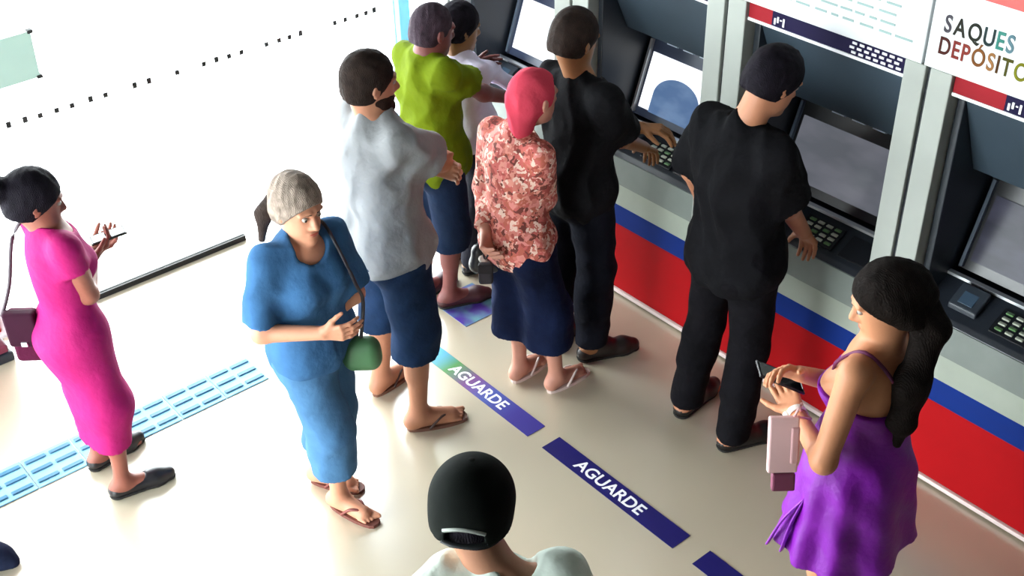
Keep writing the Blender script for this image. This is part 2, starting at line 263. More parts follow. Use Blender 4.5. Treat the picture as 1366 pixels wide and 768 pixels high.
# ------------------------------------------------------------------ people
class Person:
    def __init__(s, key, label, skin_col, b=1.0, wf=1.0, female=False, bust=0.):
        r = RIGS[key]; s.H = r['H']; s.J = {k: np.array(v) for k, v in r['J'].items()}; J = s.J; s.s = s.H/1.7; s.b = b*s.s
        s.female = female; s.bust = bust; s.wf = wf
        a = math.radians(r['yaw']); s.F = np.array([math.cos(a), math.sin(a), 0]); s.L = np.array([-math.sin(a), math.cos(a), 0])
        s.up = nrm(J['chest']-J['pelvis'])
        l = nrm(J['shl']-J['shr']); s.CL = l; s.CF = nrm(np.cross(l, s.up))
        s.L = nrm(J['hipl']-J['hipr']); s.PF = nrm(np.cross(s.L, [0, 0, 1]))
        s.RC = np.array([s.CF, s.CL, s.up]); s.RP = np.array([s.PF, s.L, [0, 0, 1]])
        h = math.radians(r['hyaw']); p = math.radians(r['hpitch'])
        s.hf = np.array([math.cos(h)*math.cos(p), math.sin(h)*math.cos(p), -math.sin(p)]); s.hl = np.array([-math.sin(h), math.cos(h), 0]); s.hu = np.cross(s.hf, s.hl)
        s.RH = np.array([s.hf, s.hl, s.hu]); s.hs = s.s**.35*.97
        s.root = empty('person', label, 'person', tuple((J['anl']+J['anr'])/2*np.array([1, 1, 0])), 'people in the bank lobby')
        s.skin = skin(key+'_skin', skin_col); s.scol = skin_col; s.hands = {}; s.key = key
    def hp(s, f, l, u): return s.J['head'] + (s.hf*f + s.hl*l + s.hu*u)*s.hs
    def torso(s, S, e=0., loose=0.):
        J, b = s.J, s.b; pe, ch, up = J['pelvis'], J['chest'], s.up; w = s.wf
        L = np.linalg.norm(ch-pe)
        S.el(pe+np.array([0, 0, .015]), s.RP, np.array([.108, .158*(1.06 if s.female else 1)*w, .125])*b+e+loose*.8, k=.05)
        wst = .88 if s.female else 1
        S.el(pe+up*L*.42, s.RC, np.array([.10, .135*wst*w, .17])*b+e+loose, k=.06)
        S.el(pe+up*L*.80, s.RC, np.array([.112, .15*w, .165])*b+e+loose*.5, k=.06)
        S.rc(J['shl']-s.CL*.03, J['shr']+s.CL*.03, .05*b+e, k=.05)
        S.rc(ch+up*.01, ch+up*.085*s.s-s.CF*.005, .07*b+e, .045*b+e, k=.05)
        S.rc(pe-s.PF*.045*b+s.L*.06*b-np.array([0, 0, .03]), pe-s.PF*.045*b-s.L*.06*b-np.array([0, 0, .03]), .088*b+e, k=.04)
        if s.bust:
            for sg in (1, -1): S.el(pe+up*L*.74+s.CF*.085*b+s.CL*sg*.065*b, s.RC, np.array([.06, .06, .06])*b*s.bust+e, k=.05)
    def arm(s, S, sd, e=0., t0=0., t1=2., k=.025, cap=False, ub=1.):
        J, b = s.J, s.b; sh, el, wr = J['sh'+sd], J['el'+sd], J['wr'+sd]
        r0, r1, r2 = .052*b*ub, .04*b*ub, .028*b
        if t1 <= 1:
            S.rc(sh, sh+(el-sh)*t1, .05*b+e*.5, (r0+(r1-r0)*t1)*ub**.5+e*1.2, k=.055, cap=True)
        else:
            S.rc(sh, el, .05*b*min(ub, 1.05)+e, r1*ub**.5+e, k=max(k, .03)); t = t1-1
            S.rc(el, el+(wr-el)*t, r1+e, r1+(r2-r1)*t+e, k=k, cap=cap)
    def leg(s, S, sd, e=0., hem=None, ek=None, k=.03, eh=None):
        J, b = s.J, s.b; hp, kn, an = J['hip'+sd], J['kn'+sd], J['an'+sd]; ek = e if ek is None else ek; eh = ek if eh is None else eh
        S.rc(hp-np.array([0, 0, .02]), kn, .083*b+e, .053*b+ek, k=k)
        S.rc(kn, an, .05*b+ek, .036*b+eh, k=k)
        bk = nrm(kn-(hp+an)/2+1e-6)
        S.rc(kn+(an-kn)*.2-s.PF*.015, kn+(an-kn)*.5-s.PF*.012, .05*b+ek, .042*b+(ek+eh)/2, k=k)
    def body(s, shoes=False):
        S = Shape(.03); J, b = s.J, s.b
        s.torso(S)
        hb = s.hp(-.025, 0, -.05)
        S.rc(J['chest']+s.up*.04*s.s, hb, .056*b*(.9 if s.female else 1.05), .053*b*(.88 if s.female else 1.03), k=.03)
        hs = s.hs; el = lambda c, r, **k: S.el(s.hp(*c), s.RH, np.array(r)*hs, **k)
        el((-.012, 0, .032), (.097, .077, .093), k=.02); el((.03, 0, -.02), (.066, .062, .088), k=.03); el((.03, 0, -.062), (.058, .052, .052), k=.03)
        S.rc(s.hp(.08, 0, -.1), s.hp(.07, 0, -.1), .02*hs, k=.03)
        S.rc(s.hp(.092, 0, .012), s.hp(.113, 0, -.026), .009*hs, .0135*hs, k=.014)
        for sg in (1, -1):
            S.rc(s.hp(.10, sg*.012, -.032), s.hp(.098, sg*.013, -.032), .009*hs, k=.01)
            S.rc(s.hp(.094, sg*.014, .033), s.hp(.082, sg*.046, .03), .009*hs, k=.015)
            el((.098, sg*.032, .008), (.014, .017, .012), k=.016, sub=True)
            el((-.004, sg*.078, -.006), (.017, .008, .031), k=.01); S.rc(s.hp(-.012, sg*.083, .012), s.hp(-.016, sg*.084, -.008), .007*hs, k=.008)
        el((.094, 0, -.062), (.011, .024, .008), k=.008); el((.09, 0, -.072), (.011, .02, .007), k=.008)
        for sd in 'lr':
            s.arm(S, sd); s.leg(S, sd)
            J_ = s.J; an, toe = J_['an'+sd], J_['tip'+sd]; fd = nrm((toe-an)*[1, 1, 0]); sl = np.array([-fd[1], fd[0], 0])
            heel = an-fd*.03; heel[2] = .045; ball = toe-fd*.055; ball[2] = .034
            S.rc(an, heel, .036*b, .032*b, k=.03); S.rc(an+fd*.015-[0, 0, .015], ball, .034*b, .026*b, k=.03); S.rc(heel, ball, .03*b, .03*b, k=.03)
            io = -1 if sd == 'l' else 1
            for i in range(5):
                o = (i-2)*.0165*s.s*-io; q = ball+sl*o; q = q-[0, 0, .006]; ln = (.062, .055, .05, .044, .036)[i] if io*1 else .05
                S.rc(q, q+fd*ln*s.s+[0, 0, -.004], (.0125, .0095, .009, .0085, .0085)[i]*s.s, (.0115, .008, .0075, .007, .007)[i]*s.s, k=.006)
            s.hand(S, sd)
        parts = []; boxes = []
        boxes.append((s.J['head']-.15, s.J['head']+.15, .0045))
        for sd in 'lr':
            w = J['wr'+sd]; d, n, sdv = s.hframe(sd); c = w+d*.075*s.s; boxes.append((c-.115, c+.115, .0036))
            t = (J['an'+sd]+J['tip'+sd])/2; t = t*[1, 1, 0]+[0, 0, .05]; boxes.append((t-[.16, .16, .07], t+[.16, .16, .06], .005))
        v, f = nets(S, .009); c = v[f].mean(1)
        keep = np.ones(len(f), bool)
        for lo, hi, h in boxes: keep &= ~((c > lo+.006).all(1) & (c < hi-.006).all(1))
        parts.append((v, f[keep]))
        for lo, hi, h in boxes: parts.append(nets(S, h, lo, hi))
        o = link('body', mesh_from(parts, 'body'), s.skin, s.root, True)
        # face details
        for sg in (1, -1):
            E = Shape(); E.el(s.hp(.0835, sg*.031, .008), s.RH, np.full(3, .0115)*hs); e_ = solid('eye', E, .004, mat('eye_white', 'a8a098', .25, .03), s.root)
            E = Shape(); E.el(s.hp(.0925, sg*.0315, .007), s.RH, np.array([.0035, .006, .006])*hs); solid('iris', E, .002, mat('iris', '24160f', .2, .1), e_)
            E = Shape(); E.rc(s.hp(.1, sg*.014, .032), s.hp(.088, sg*.045, .033), .0045*hs, .003*hs); solid('eyebrow', E, .003, mat('brow', '1d1410', .8), s.root)
        E = Shape(.004); E.el(s.hp(.0965, 0, -.0615), s.RH, np.array([.0105, .0225, .006])*hs); E.el(s.hp(.094, 0, -.071), s.RH, np.array([.0105, .019, .0062])*hs)
        c = [int(s.scol[i:i+2], 16) for i in (0, 2, 4)]
        solid('lips', E, .0035, mat(s.key+'_lips', (min(255, c[0]*.9), c[1]*.62, c[2]*.65), .4), s.root)
        return o
    def hframe(s, sd):
        J = s.J; h = s.hands.get(sd, {}); d = nrm(h.get('d', J['wr'+sd]-J['el'+sd]))
        sg = 1 if sd == 'l' else -1
        n = np.array(h.get('n', -s.L*sg), float); n = nrm(n-d*(n@d)); side = np.cross(n, d)*(1 if sd == 'l' else -1)
        return d, n, side      # finger direction, palm normal, thumb side
    def hand(s, S, sd):
        d, n, side = s.hframe(sd); w = s.J['wr'+sd]; c = s.hands.get(sd, {}).get('curl', .35); q = s.s*.98
        for i in range(4):
            o = (1.5-i)*.0205*q; kb = w+d*(.086-.004*abs(i-1))*q+side*o
            S.rc(w+d*.01*q+side*o*.55, kb, .0145*q, .0115*q, k=.012)
            p = kb; dd = d; sp = side*(1.5-i)*.05
            for L, r0, r1, a in zip((.043, .028, .022), (.0098, .009, .008), (.009, .008, .0068), (c, c*1.2, c*.8)):
                dd = nrm(dd*math.cos(a)+n*math.sin(a)+sp*.5); l = L*q*(.92, 1.03, .97, .78)[i]
                S.rc(p, p+dd*l, r0*q, r1*q, k=.004); p = p+dd*l
        b0 = w+d*.022*q+side*.02*q; dd = nrm(d*.65+side*.75+n*.25)
        S.rc(b0, b0+dd*.04*q, .0165*q, .0125*q, k=.012); p = b0+dd*.04*q; dd = nrm(dd+d*.35+n*.35*c)
        S.rc(p, p+dd*.032*q, .0115*q, .0095*q, k=.004); p = p+dd*.032*q; dd = nrm(dd+d*.3+n*.4*c); S.rc(p, p+dd*.024*q, .0098*q, .0078*q, k=.004)
    # --- clothing and hair
    def shirt(s, name, m, hem, e=.012, loose=.012, sleeve=.55, ub=1.15, se=.012, seed=1, amp=.004, neck=.062, sl='lr', h=.009, scoop=0.):
        S = Shape(.03); s.torso(S, e, loose); J = s.J
        if loose > .005: S.rc(J['pelvis']+s.L*.05+[0, 0, .02], J['pelvis']-s.L*.05+[0, 0, .02], .115*s.b+e+loose*.6, k=.06)
        for sd in sl: s.arm(S, sd, se, t1=sleeve, ub=ub, cap=True)
        nb = J['chest']+s.up*(.1-scoop)*s.s+s.CF*(.035+scoop*.6)
        S.rc(nb, nb+s.up*.12, neck*s.s, k=.008, sub=True)
        S.disp = folds(amp, seed); S.plane([0, 0, hem], [0, 0, -1])
        return solid(name, S, h, m, s.root)
    def trousers(s, name, m, hem, top=None, e=.014, ek=.018, eh=None, seed=2, amp=.004, h=.009):
        S = Shape(.03); J = s.J; b = s.b
        S.el(J['pelvis']+np.array([0, 0, .0]), s.RP, np.array([.112, .16*s.wf, .13])*b+e, k=.05)
        S.rc(J['pelvis']-s.PF*.045*b+s.L*.06*b-[0, 0, .03], J['pelvis']-s.PF*.045*b-s.L*.06*b-[0, 0, .03], .09*b+e, k=.04)
        for sd in 'lr': s.leg(S, sd, e, ek=ek, eh=eh)
        S.disp = folds(amp, seed, 34, (1, 1, .7)); S.plane([0, 0, hem], [0, 0, -1])
        if top: S.plane([0, 0, top], [0, 0, 1])
        return solid(name, S, h, m, s.root)
    def hair(s, name, m, t=.012, line=(.088, .055), nape=-.058, tilt=(.75, -.66), extra=None, h=.005, amp=.002, seed=5, nclip=True):
        S = Shape(.02); hs = s.hs
        S.el(s.hp(-.014, 0, .034), s.RH, np.array([.099+t, .079+t, .095+t])*hs); S.rc(s.hp(-.05, .02, -.03), s.hp(-.05, -.02, -.03), (.055+t*.6)*hs, k=.03)
        n = s.hf*tilt[0]+s.hu*tilt[1]; S.plane(s.hp(line[0], 0, line[1]), n)
        if nclip: S.plane(s.hp(0, 0, nape), -s.hu)
        if extra: extra(S)
        S.disp = folds(amp, seed, 130); return solid(name, S, h, m, s.root)
    def flipflop(s, sd, m_sole, m_strap):
        an, toe = s.J['an'+sd], s.J['tip'+sd]; fd = nrm((toe-an)*[1, 1, 0]); sl = np.array([-fd[1], fd[0], 0]); q = s.s
        heel = (an-fd*.055*q)*[1, 1, 0]; tip = (toe+fd*.02*q)*[1, 1, 0]; n = 20; L = np.linalg.norm(tip-heel)
        bm = bmesh.new(); A, B = [], []
        for i in range(n):
            a = 2*math.pi*i/n; u = .5-.5*math.cos(a); wd = (.034+.014*u)*q*abs(math.sin(a))**.6*(1 if math.sin(a) > 0 else -1)
            p = heel+fd*L*u+sl*wd; A.append(bm.verts.new((p[0], p[1], .0))); B.append(bm.verts.new((p[0], p[1], .016)))
        bm.faces.new(A[::-1]); bm.faces.new(B)
        for i in range(n): bm.faces.new((A[i], A[(i+1) % n], B[(i+1) % n], B[i]))
        so_ = link('flip_flop', bm_mesh(bm), m_sole, s.root)
        post = heel+fd*L*.76+[0, 0, .05]; 
        for sg in (1, -1):
            e_ = heel+fd*L*.34+sl*sg*.042*q+[0, 0, .014]; mid = (post+e_)/2+sl*sg*.012+[0, 0, .03]
            tube('strap', [post, mid, e_], .006, m_strap, so_, 6)
    def shoe(s, sd, m, m_sole=None, low=False):
        an, toe = s.J['an'+sd], s.J['tip'+sd]; fd = nrm((toe-an)*[1, 1, 0]); b = s.s; S = Shape(.03)
        heel = an-fd*.03; heel[2] = .04; ball = toe-fd*.04; ball[2] = .034; tip = toe+fd*.012; tip[2] = .03
        S.rc(heel, ball, .04*b, .042*b); S.rc(ball, tip, .042*b, .032*b)
        if not low: S.rc(an+[0, 0, .02], an+fd*.07-[0, 0, .02], .045*b, .04*b)
        S.plane([0, 0, .002], [0, 0, -1])
        if low: S.rc(an+fd*.03+[0, 0, .03], an+fd*.06+[0, 0, .0], .036*b, k=.006, sub=True)
        o = solid('shoe', S, .006, m, s.root); Z = Shape(.02); Z.rc(heel-[0, 0, .012], ball-[0, 0, .008], .042*b, .045*b); Z.rc(ball-[0, 0, .008], tip-[0, 0, .01], .045*b, .034*b); Z.plane([0, 0, .001], [0, 0, -1]); Z.plane([0, 0, .016], [0, 0, 1])
        solid('sole', Z, .006, m_sole or mat('dark_sole', '15120f', .8), o)
# ------------------------------------------------------------------ the room
XW = 3.62; YF = 5.31; ZC = 3.95
FLOOR = mat('floor_vinyl', 'beb39c', .27, .035, 1.6, .02, 90, spec=.9, coat=1.0)
FLOOR.node_tree.nodes['Principled BSDF'].inputs['Coat Roughness'].default_value = .28; FLOOR.node_tree.nodes['Principled BSDF'].inputs['Coat IOR'].default_value = 1.7
WHITE = mat('wall_paint', '5f5d59', .7, .02, 3, .05, 80)
tag(box('floor', (-1.72, -3.2, -.12), (5.2, YF, 0), FLOOR), 'pale beige lobby floor', kind='structure')
tag(box('ceiling', (-1.72, -3.2, ZC), (5.2, YF+.1, ZC+.12), WHITE), 'white ceiling', kind='structure')
tag(box('wall_back', (-1.72, -3.3, 0), (5.2, -3.2, ZC), WHITE), 'grey white wall behind the lobby', kind='structure')
tag(box('wall_left', (-1.72, -3.2, 0), (-1.6, 1.5, ZC), WHITE), 'grey white side wall behind the camera', kind='structure')
tag(box('wall_left_upper', (-1.72, 1.5, 2.58), (-1.6, YF, ZC), WHITE), 'grey white wall over the added side glass', kind='structure')
tag(box('wall_right', (4.36, -3.2, 0), (4.5, YF, ZC), mat('niche_grey', '4a5058', .6)), 'dark wall behind the cash machines', kind='structure')
tag(box('wall_right_upper', (XW+.03, -3.2, 2.10), (4.36, YF, ZC), WHITE), 'grey white wall above the signs', kind='structure')
tag(box('wall_front', (-1.72, YF, 2.58), (5.2, YF+.1, ZC), WHITE), 'grey white wall over the glass front', kind='structure')
tag(box('ground_outside', (-14, -8, -.30), (12, 22, -.13), mat('pavement', 'e6e6e4', .8, .04, 2)), 'bright white pavement outside', kind='structure')

# glass front
GL = bpy.data.materials.new('clear_glass'); GL.use_nodes = True; nt = GL.node_tree; nt.nodes.clear()
o_ = nt.nodes.new('ShaderNodeOutputMaterial'); tr = nt.nodes.new('ShaderNodeBsdfTransparent'); gs = nt.nodes.new('ShaderNodeBsdfGlossy'); mx = nt.nodes.new('ShaderNodeMixShader'); fr = nt.nodes.new('ShaderNodeFresnel')
tr.inputs['Color'].default_value = (.97, .99, .985, 1); gs.inputs['Roughness'].default_value = .02; fr.inputs['IOR'].default_value = 1.2
nt.links.new(fr.outputs[0], mx.inputs[0]); nt.links.new(tr.outputs[0], mx.inputs[1]); nt.links.new(gs.outputs[0], mx.inputs[2]); nt.links.new(mx.outputs[0], o_.inputs[0])
ALU = mat('white_aluminium', 'e8ecee', .4, .02, spec=.5); BLACK = mat('black_rubber', '101010', .6)
DOT = mat('dot_black', '181818', .7)
panes = [(-1.6, -.2), (-.18, .52), (.54, 1.24), (1.26, 2.45), (2.47, 3.55)]
dots = {3: [], 4: []}
for px in (13.5, 32, 49, 68, 86, 108, 126, 162, 180, 216, 251, 268, 285, 302, 337, 355, 370, 386, 437, 453, 471, 485, 498):
    x = 1.398 + (3.417-1.398)*((px-13.5)/484.5)**1.0
    dots[3 if x < 2.45 else 4].append(x)
for i, (a, b) in enumerate(panes):
    w = tag(box('window_%d' % (i+1), (a, YF-.005, .03), (b, YF+.005, 2.5), GL), 'clear tall glass pane of the shop front', kind='structure')
    if i == 3: box('bottom_seal', (a+.16, YF-.015, .0), (b, YF+.015, .03), BLACK, w)
    elif i < 3: box('bottom_seal', (a, YF-.012, .0), (b, YF+.012, .03), ALU, w)
    for x in dots.get(i, []): box('safety_dot', (x-.011, YF-.009, 1.048), (x+.011, YF-.0055, 1.072+.006*(int(x*100) % 2)), DOT, w)
tag(box('trim_1', (-1.6, YF-.04, 2.5), (3.55, YF+.04, 2.58), ALU), 'white head rail over the glass', kind='structure')
tag(box('trim_2', (3.55, YF-.05, 0), (3.62, YF+.05, 2.58), mat('pale_blue_frame', '5fa8dc', .4)), 'pale blue end frame of the glass front', kind='structure')

for i, (a, b) in enumerate(((1.52, 2.75), (2.77, 4.0), (4.02, 5.25))):  # side glazing out of view, added to brighten the lobby's left
    w = tag(box('window_%d' % (i+6), (-1.665, a, .03), (-1.655, b, 2.5), GL), 'clear glass pane of the unseen side front added for daylight', kind='structure')
    box('bottom_seal', (-1.675, a, 0), (-1.645, b, .03), ALU, w)  # seal of the added side glass
tag(box('added_side_trim', (-1.70, 1.5, 2.5), (-1.62, YF, 2.58), ALU), 'added white head rail over the unseen side glass', kind='structure')
np_ = empty('notice_panel', 'pale green translucent panel fixed on the glass front by dark corner studs', 'sign', (1.2, YF-.02, 1.24))
bm = bmesh.new(); vs = [bm.verts.new(v) for v in ((.75, YF-.03, 1.24), (1.585, YF-.03, 1.25), (1.592, YF-.03, 1.468), (.75, YF-.03, 1.46))]; bm.faces.new(vs)
r = bmesh.ops.extrude_face_region(bm, geom=list(bm.faces)); bmesh.ops.translate(bm, vec=(0, .008, 0), verts=[v for v in r['geom'] if isinstance(v, bmesh.types.BMVert)])
link('panel', bm_mesh(bm), mat('pale_green_acrylic', 'a9c6ba', .35, .06, 3), np_)
for x, z in ((1.583, 1.252), (1.590, 1.466), (.77, 1.25), (.77, 1.452)): box('corner_stud', (x-.013, YF-.036, z-.008), (x+.013, YF-.004, z+.008), DOT, np_, .003)

# tactile paving strip: tiles with raised bars
TB = mat('tactile_blue', '7db8d8', .6, .12, 14); TBD = mat('tactile_bar', '33708f', .55, .15, 20)
tp = empty('tactile_strip', 'light blue tactile guide strip of ribbed tiles across the floor', 'paving', (-1, 4.26, 0))
tp['kind'] = 'structure'; del tp['category']
me_t = box('tile', (-.109, -.109, 0), (.109, .109, .006), TB, tp, .002, 1); me_b = None
tiles = []
x = -1.30
first = True
while x < 1.95:
    if first: t = me_t; first = False
    else: t = me_t.copy(); COL.objects.link(t)
    t.parent = tp; t.matrix_parent_inverse = tp.matrix_basis.inverted(); t.location = (x, 4.262, 0); tiles.append(t)
    x += .222
bars = None
for t in tiles:
    for k, yy in enumerate((-.072, 0, .072)):
        for s_ in (-1, 1):
            if bars is None: bar = box('raised_bar', (-.046, -.0125, .006), (.046, .0125, .012), TBD, None, .003, 1); bars = bar
            else: bar = bars.copy(); COL.objects.link(bar)
            bar.parent = t; bar.matrix_parent_inverse = Matrix(); bar.location = (s_*.054, yy, 0)

# floor stickers
NAVY = mat('sticker_navy', '1a1560', .4, .10, 8); WT = mat('white_print', 'f4f4f8', .5, .02)
def sticker(y0, y1, label, txt=True, rainbow=False):
    m = NAVY
    if rainbow:
        m = bpy.data.materials.new('sticker_navy_to_blue'); m.use_nodes = True; nt = m.node_tree; tc = nt.nodes.new('ShaderNodeTexCoord'); sp = nt.nodes.new('ShaderNodeSeparateXYZ'); r = nt.nodes.new('ShaderNodeValToRGB')
        nt.links.new(tc.outputs['Generated'], sp.inputs[0]); nt.links.new(sp.outputs[1], r.inputs[0]); nt.links.new(r.outputs[0], nt.nodes['Principled BSDF'].inputs['Base Color'])
        e = r.color_ramp.elements; e[0].color = lin('2f2585'); e[0].position = .2; e[1].color = lin('4aa5dd'); e[1].position = 1
        for p, c in ((.42, '3f4f9e'), (.6, '6a3a78'), (.78, '3f7d3a')): q = e.new(p); q.color = lin(c)
    t = empty('floor_sticker', label, 'floor sticker', (2.614, (y0+y1)/2, 0), 'queue line stickers')
    box('strip', (2.563, y0, .0005), (2.665, y1, .0025), m, t)
    if txt:
        mw = Matrix.Translation((2.612, (y0+y1)/2+.02, .0028)) @ Matrix.Rotation(math.radians(-90), 4, 'Z')
        text_mesh('lettering', 'AGUARDE', .082, WT, t, mw, .0004, 'CENTER', 1.02)
sticker(3.05, 3.825, 'blue and purple floor strip with white lettering starting under the grey shirt person', True, True)
sticker(2.18, 2.955, 'navy floor strip with white lettering on the open floor right of the capped head')
sticker(1.30, 2.075, 'navy floor strip without visible lettering cut off by the bottom edge of the photo', False)
fd_ = empty('floor_decal', 'square purple and teal floor decal under the green shirt man', 'floor sticker', (3.0, 4.0, 0))
m = bpy.data.materials.new('decal_purple_teal'); m.use_nodes = True; nt = m.node_tree; tc = nt.nodes.new('ShaderNodeTexCoord'); g_ = nt.nodes.new('ShaderNodeTexNoise'); g_.inputs['Scale'].default_value = 2.2
r = nt.nodes.new('ShaderNodeValToRGB'); e = r.color_ramp.elements; e[0].color = lin('4a2c94'); e[0].position = .4; e[1].color = lin('5b8f9c'); e[1].position = .62
nt.links.new(tc.outputs['Generated'], g_.inputs[0]); nt.links.new(g_.outputs['Fac'], r.inputs[0]); nt.links.new(r.outputs[0], nt.nodes['Principled BSDF'].inputs['Base Color'])
box('sheet', (2.86, 3.86, .0005), (3.12, 4.14, .003), m, fd_)

# ------------------------------------------------------------------ the cash machine wall
RED = mat('red_laminate', 'a80a12', .6, .05, 5, spec=.12); BLUE = mat('blue_laminate', '0e2c78', .6, .06, 6, spec=.12)
PALE = mat('pale_column', 'a4a9a3', .6, .05, 4, spec=.2); LEDGE = mat('pale_ledge', '9da598', .45, .07, 7); LEDG2 = mat('grey_ledge', '747c77', .5, .08, 7)
GREY = mat('machine_grey', '5c6a7a', .35, .08, 5); DK = mat('machine_dark', '20252d', .35, .15, 8); DK2 = mat('machine_black', '101218', .3, .1)
STEEL = mat('bright_edge', 'd8dde0', .3, metal=.6)
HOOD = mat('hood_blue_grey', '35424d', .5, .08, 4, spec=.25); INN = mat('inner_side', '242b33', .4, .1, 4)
Y0W, Y1W = -1.6, YF-.06
cb = empty('counter_plinth', 'long red and blue plinth running under the cash machines', 'counter', (XW, 2, 0))
box('red_panel', (XW, Y0W, .035), (XW+.06, Y1W, .41), RED, cb); box('blue_band', (XW-.004, Y0W, .41), (XW+.06, Y1W, .52), BLUE, cb)
box('white_strip', (XW-.012, Y0W, .012), (XW+.02, Y1W, .032), mat('white_edge', 'e9d8d4', .4), cb, .002)
box('toe_kick', (XW+.05, Y0W, 0), (XW+.3, Y1W, .5), DK2, cb)
cols = [(.13, .33), (1.055, 1.25), (1.98, 2.17), (2.90, 3.10), (3.80, 4.03), (4.75, 4.96)]
lab = ['pale twin column panel beyond the nearest cash machine', 'pale twin column panel cut off at the right picture edge', 'pale twin column under the sign, right of the man in black', 'pale twin column left of the man in black', 'pale twin column behind the dark haired head by the coral headscarf', 'pale column at the glass front end of the machine wall']
for (a, b), l_ in zip(cols, lab):
    c = empty('column_cladding', l_, 'column', (XW, (a+b)/2, .52), 'columns between the cash machines'); mid = (a+b)/2
    for p, q in ((a, mid-.009), (mid+.009, b)): box('panel', (XW-.03, p, .52), (XW+.32, q, 1.757), PALE, c, .004)
    box('joint', (XW-.012, mid-.009, .52), (XW+.2, mid+.009, 1.757), DK, c)
    box('core', (XW+.3, a, .52), (4.36, b, 2.09), INN, c)

def screen_mat(name, kind):
    m = bpy.data.materials.new(name); m.use_nodes = True; nt = m.node_tree; b = nt.nodes['Principled BSDF']; b.inputs['Roughness'].default_value = .2; b.inputs['Specular IOR Level'].default_value = .15; b.inputs['Base Color'].default_value = (.02, .02, .03, 1)
    tc = nt.nodes.new('ShaderNodeTexCoord'); sp = nt.nodes.new('ShaderNodeTexNoise'); sp.inputs['Scale'].default_value = 2.5; nt.links.new(tc.outputs['Generated'], sp.inputs[0])
    r = nt.nodes.new('ShaderNodeValToRGB'); e = r.color_ramp.elements; c0, c1, st = kind; e[0].color = lin(c0); e[1].color = lin(c1); e[0].position = .35; e[1].position = .65
    nt.links.new(sp.outputs['Fac'], r.inputs[0]); nt.links.new(r.outputs[0], b.inputs['Emission Color']); b.inputs['Emission Strength'].default_value = st; return m
KINDS = {0: ('2a2e38', '363c48', .3), 1: ('2c3038', '3a404c', .5), 2: ('2a2c36', '454656', .6), 3: ('6c7078', '7c7e88', .6), 4: ('eef4fb', 'ffffff', 1.25), 5: ('eef4fb', 'ffffff', 1.25)}  # the dome screen's white is reflected daylight painted as glow
bays = [(.33, 1.055), (1.25, 1.98), (2.17, 2.90), (3.10, 3.80), (4.03, 4.75)]
blab = ['cash machine past the right edge of the view', 'dark cash machine at the right picture edge, right of the woman in purple', 'cash machine with a dim grey screen in front of the man in black', 'cash machine with reflected daylight and a blue dome-shaped head reflection painted on its screen', 'cash machine with a blank white lit screen by the glass front']
def scr_pt(u, v, y0, y1, off=0.):
    """point on the tilted screen plane; u runs from y1 (left as seen) to y0, v from bottom to top"""
    b = np.array([3.862, 0, .915]); t = np.array([3.955, 0, 1.175]); n = nrm([-(t-b)[2], 0, (t-b)[0]])
    p = b+(t-b)*v+n*off; p[1] = y1+(y0-y1)*u; return p
def panel(name, y0, y1, u0, u1, v0, v1, o0, o1, m, parent):
    bm = bmesh.new(); V = [bm.verts.new(scr_pt(u, v, y0, y1, o)) for o in (o0, o1) for u, v in ((u0, v0), (u1, v0), (u1, v1), (u0, v1))]
    for f in ((0, 1, 2, 3), (4, 5, 6, 7), (0, 1, 5, 4), (1, 2, 6, 5), (2, 3, 7, 6), (3, 0, 4, 7)): bm.faces.new([V[i] for i in f])
    bmesh.ops.recalc_face_normals(bm, faces=bm.faces); return link(name, bm_mesh(bm), m, parent)
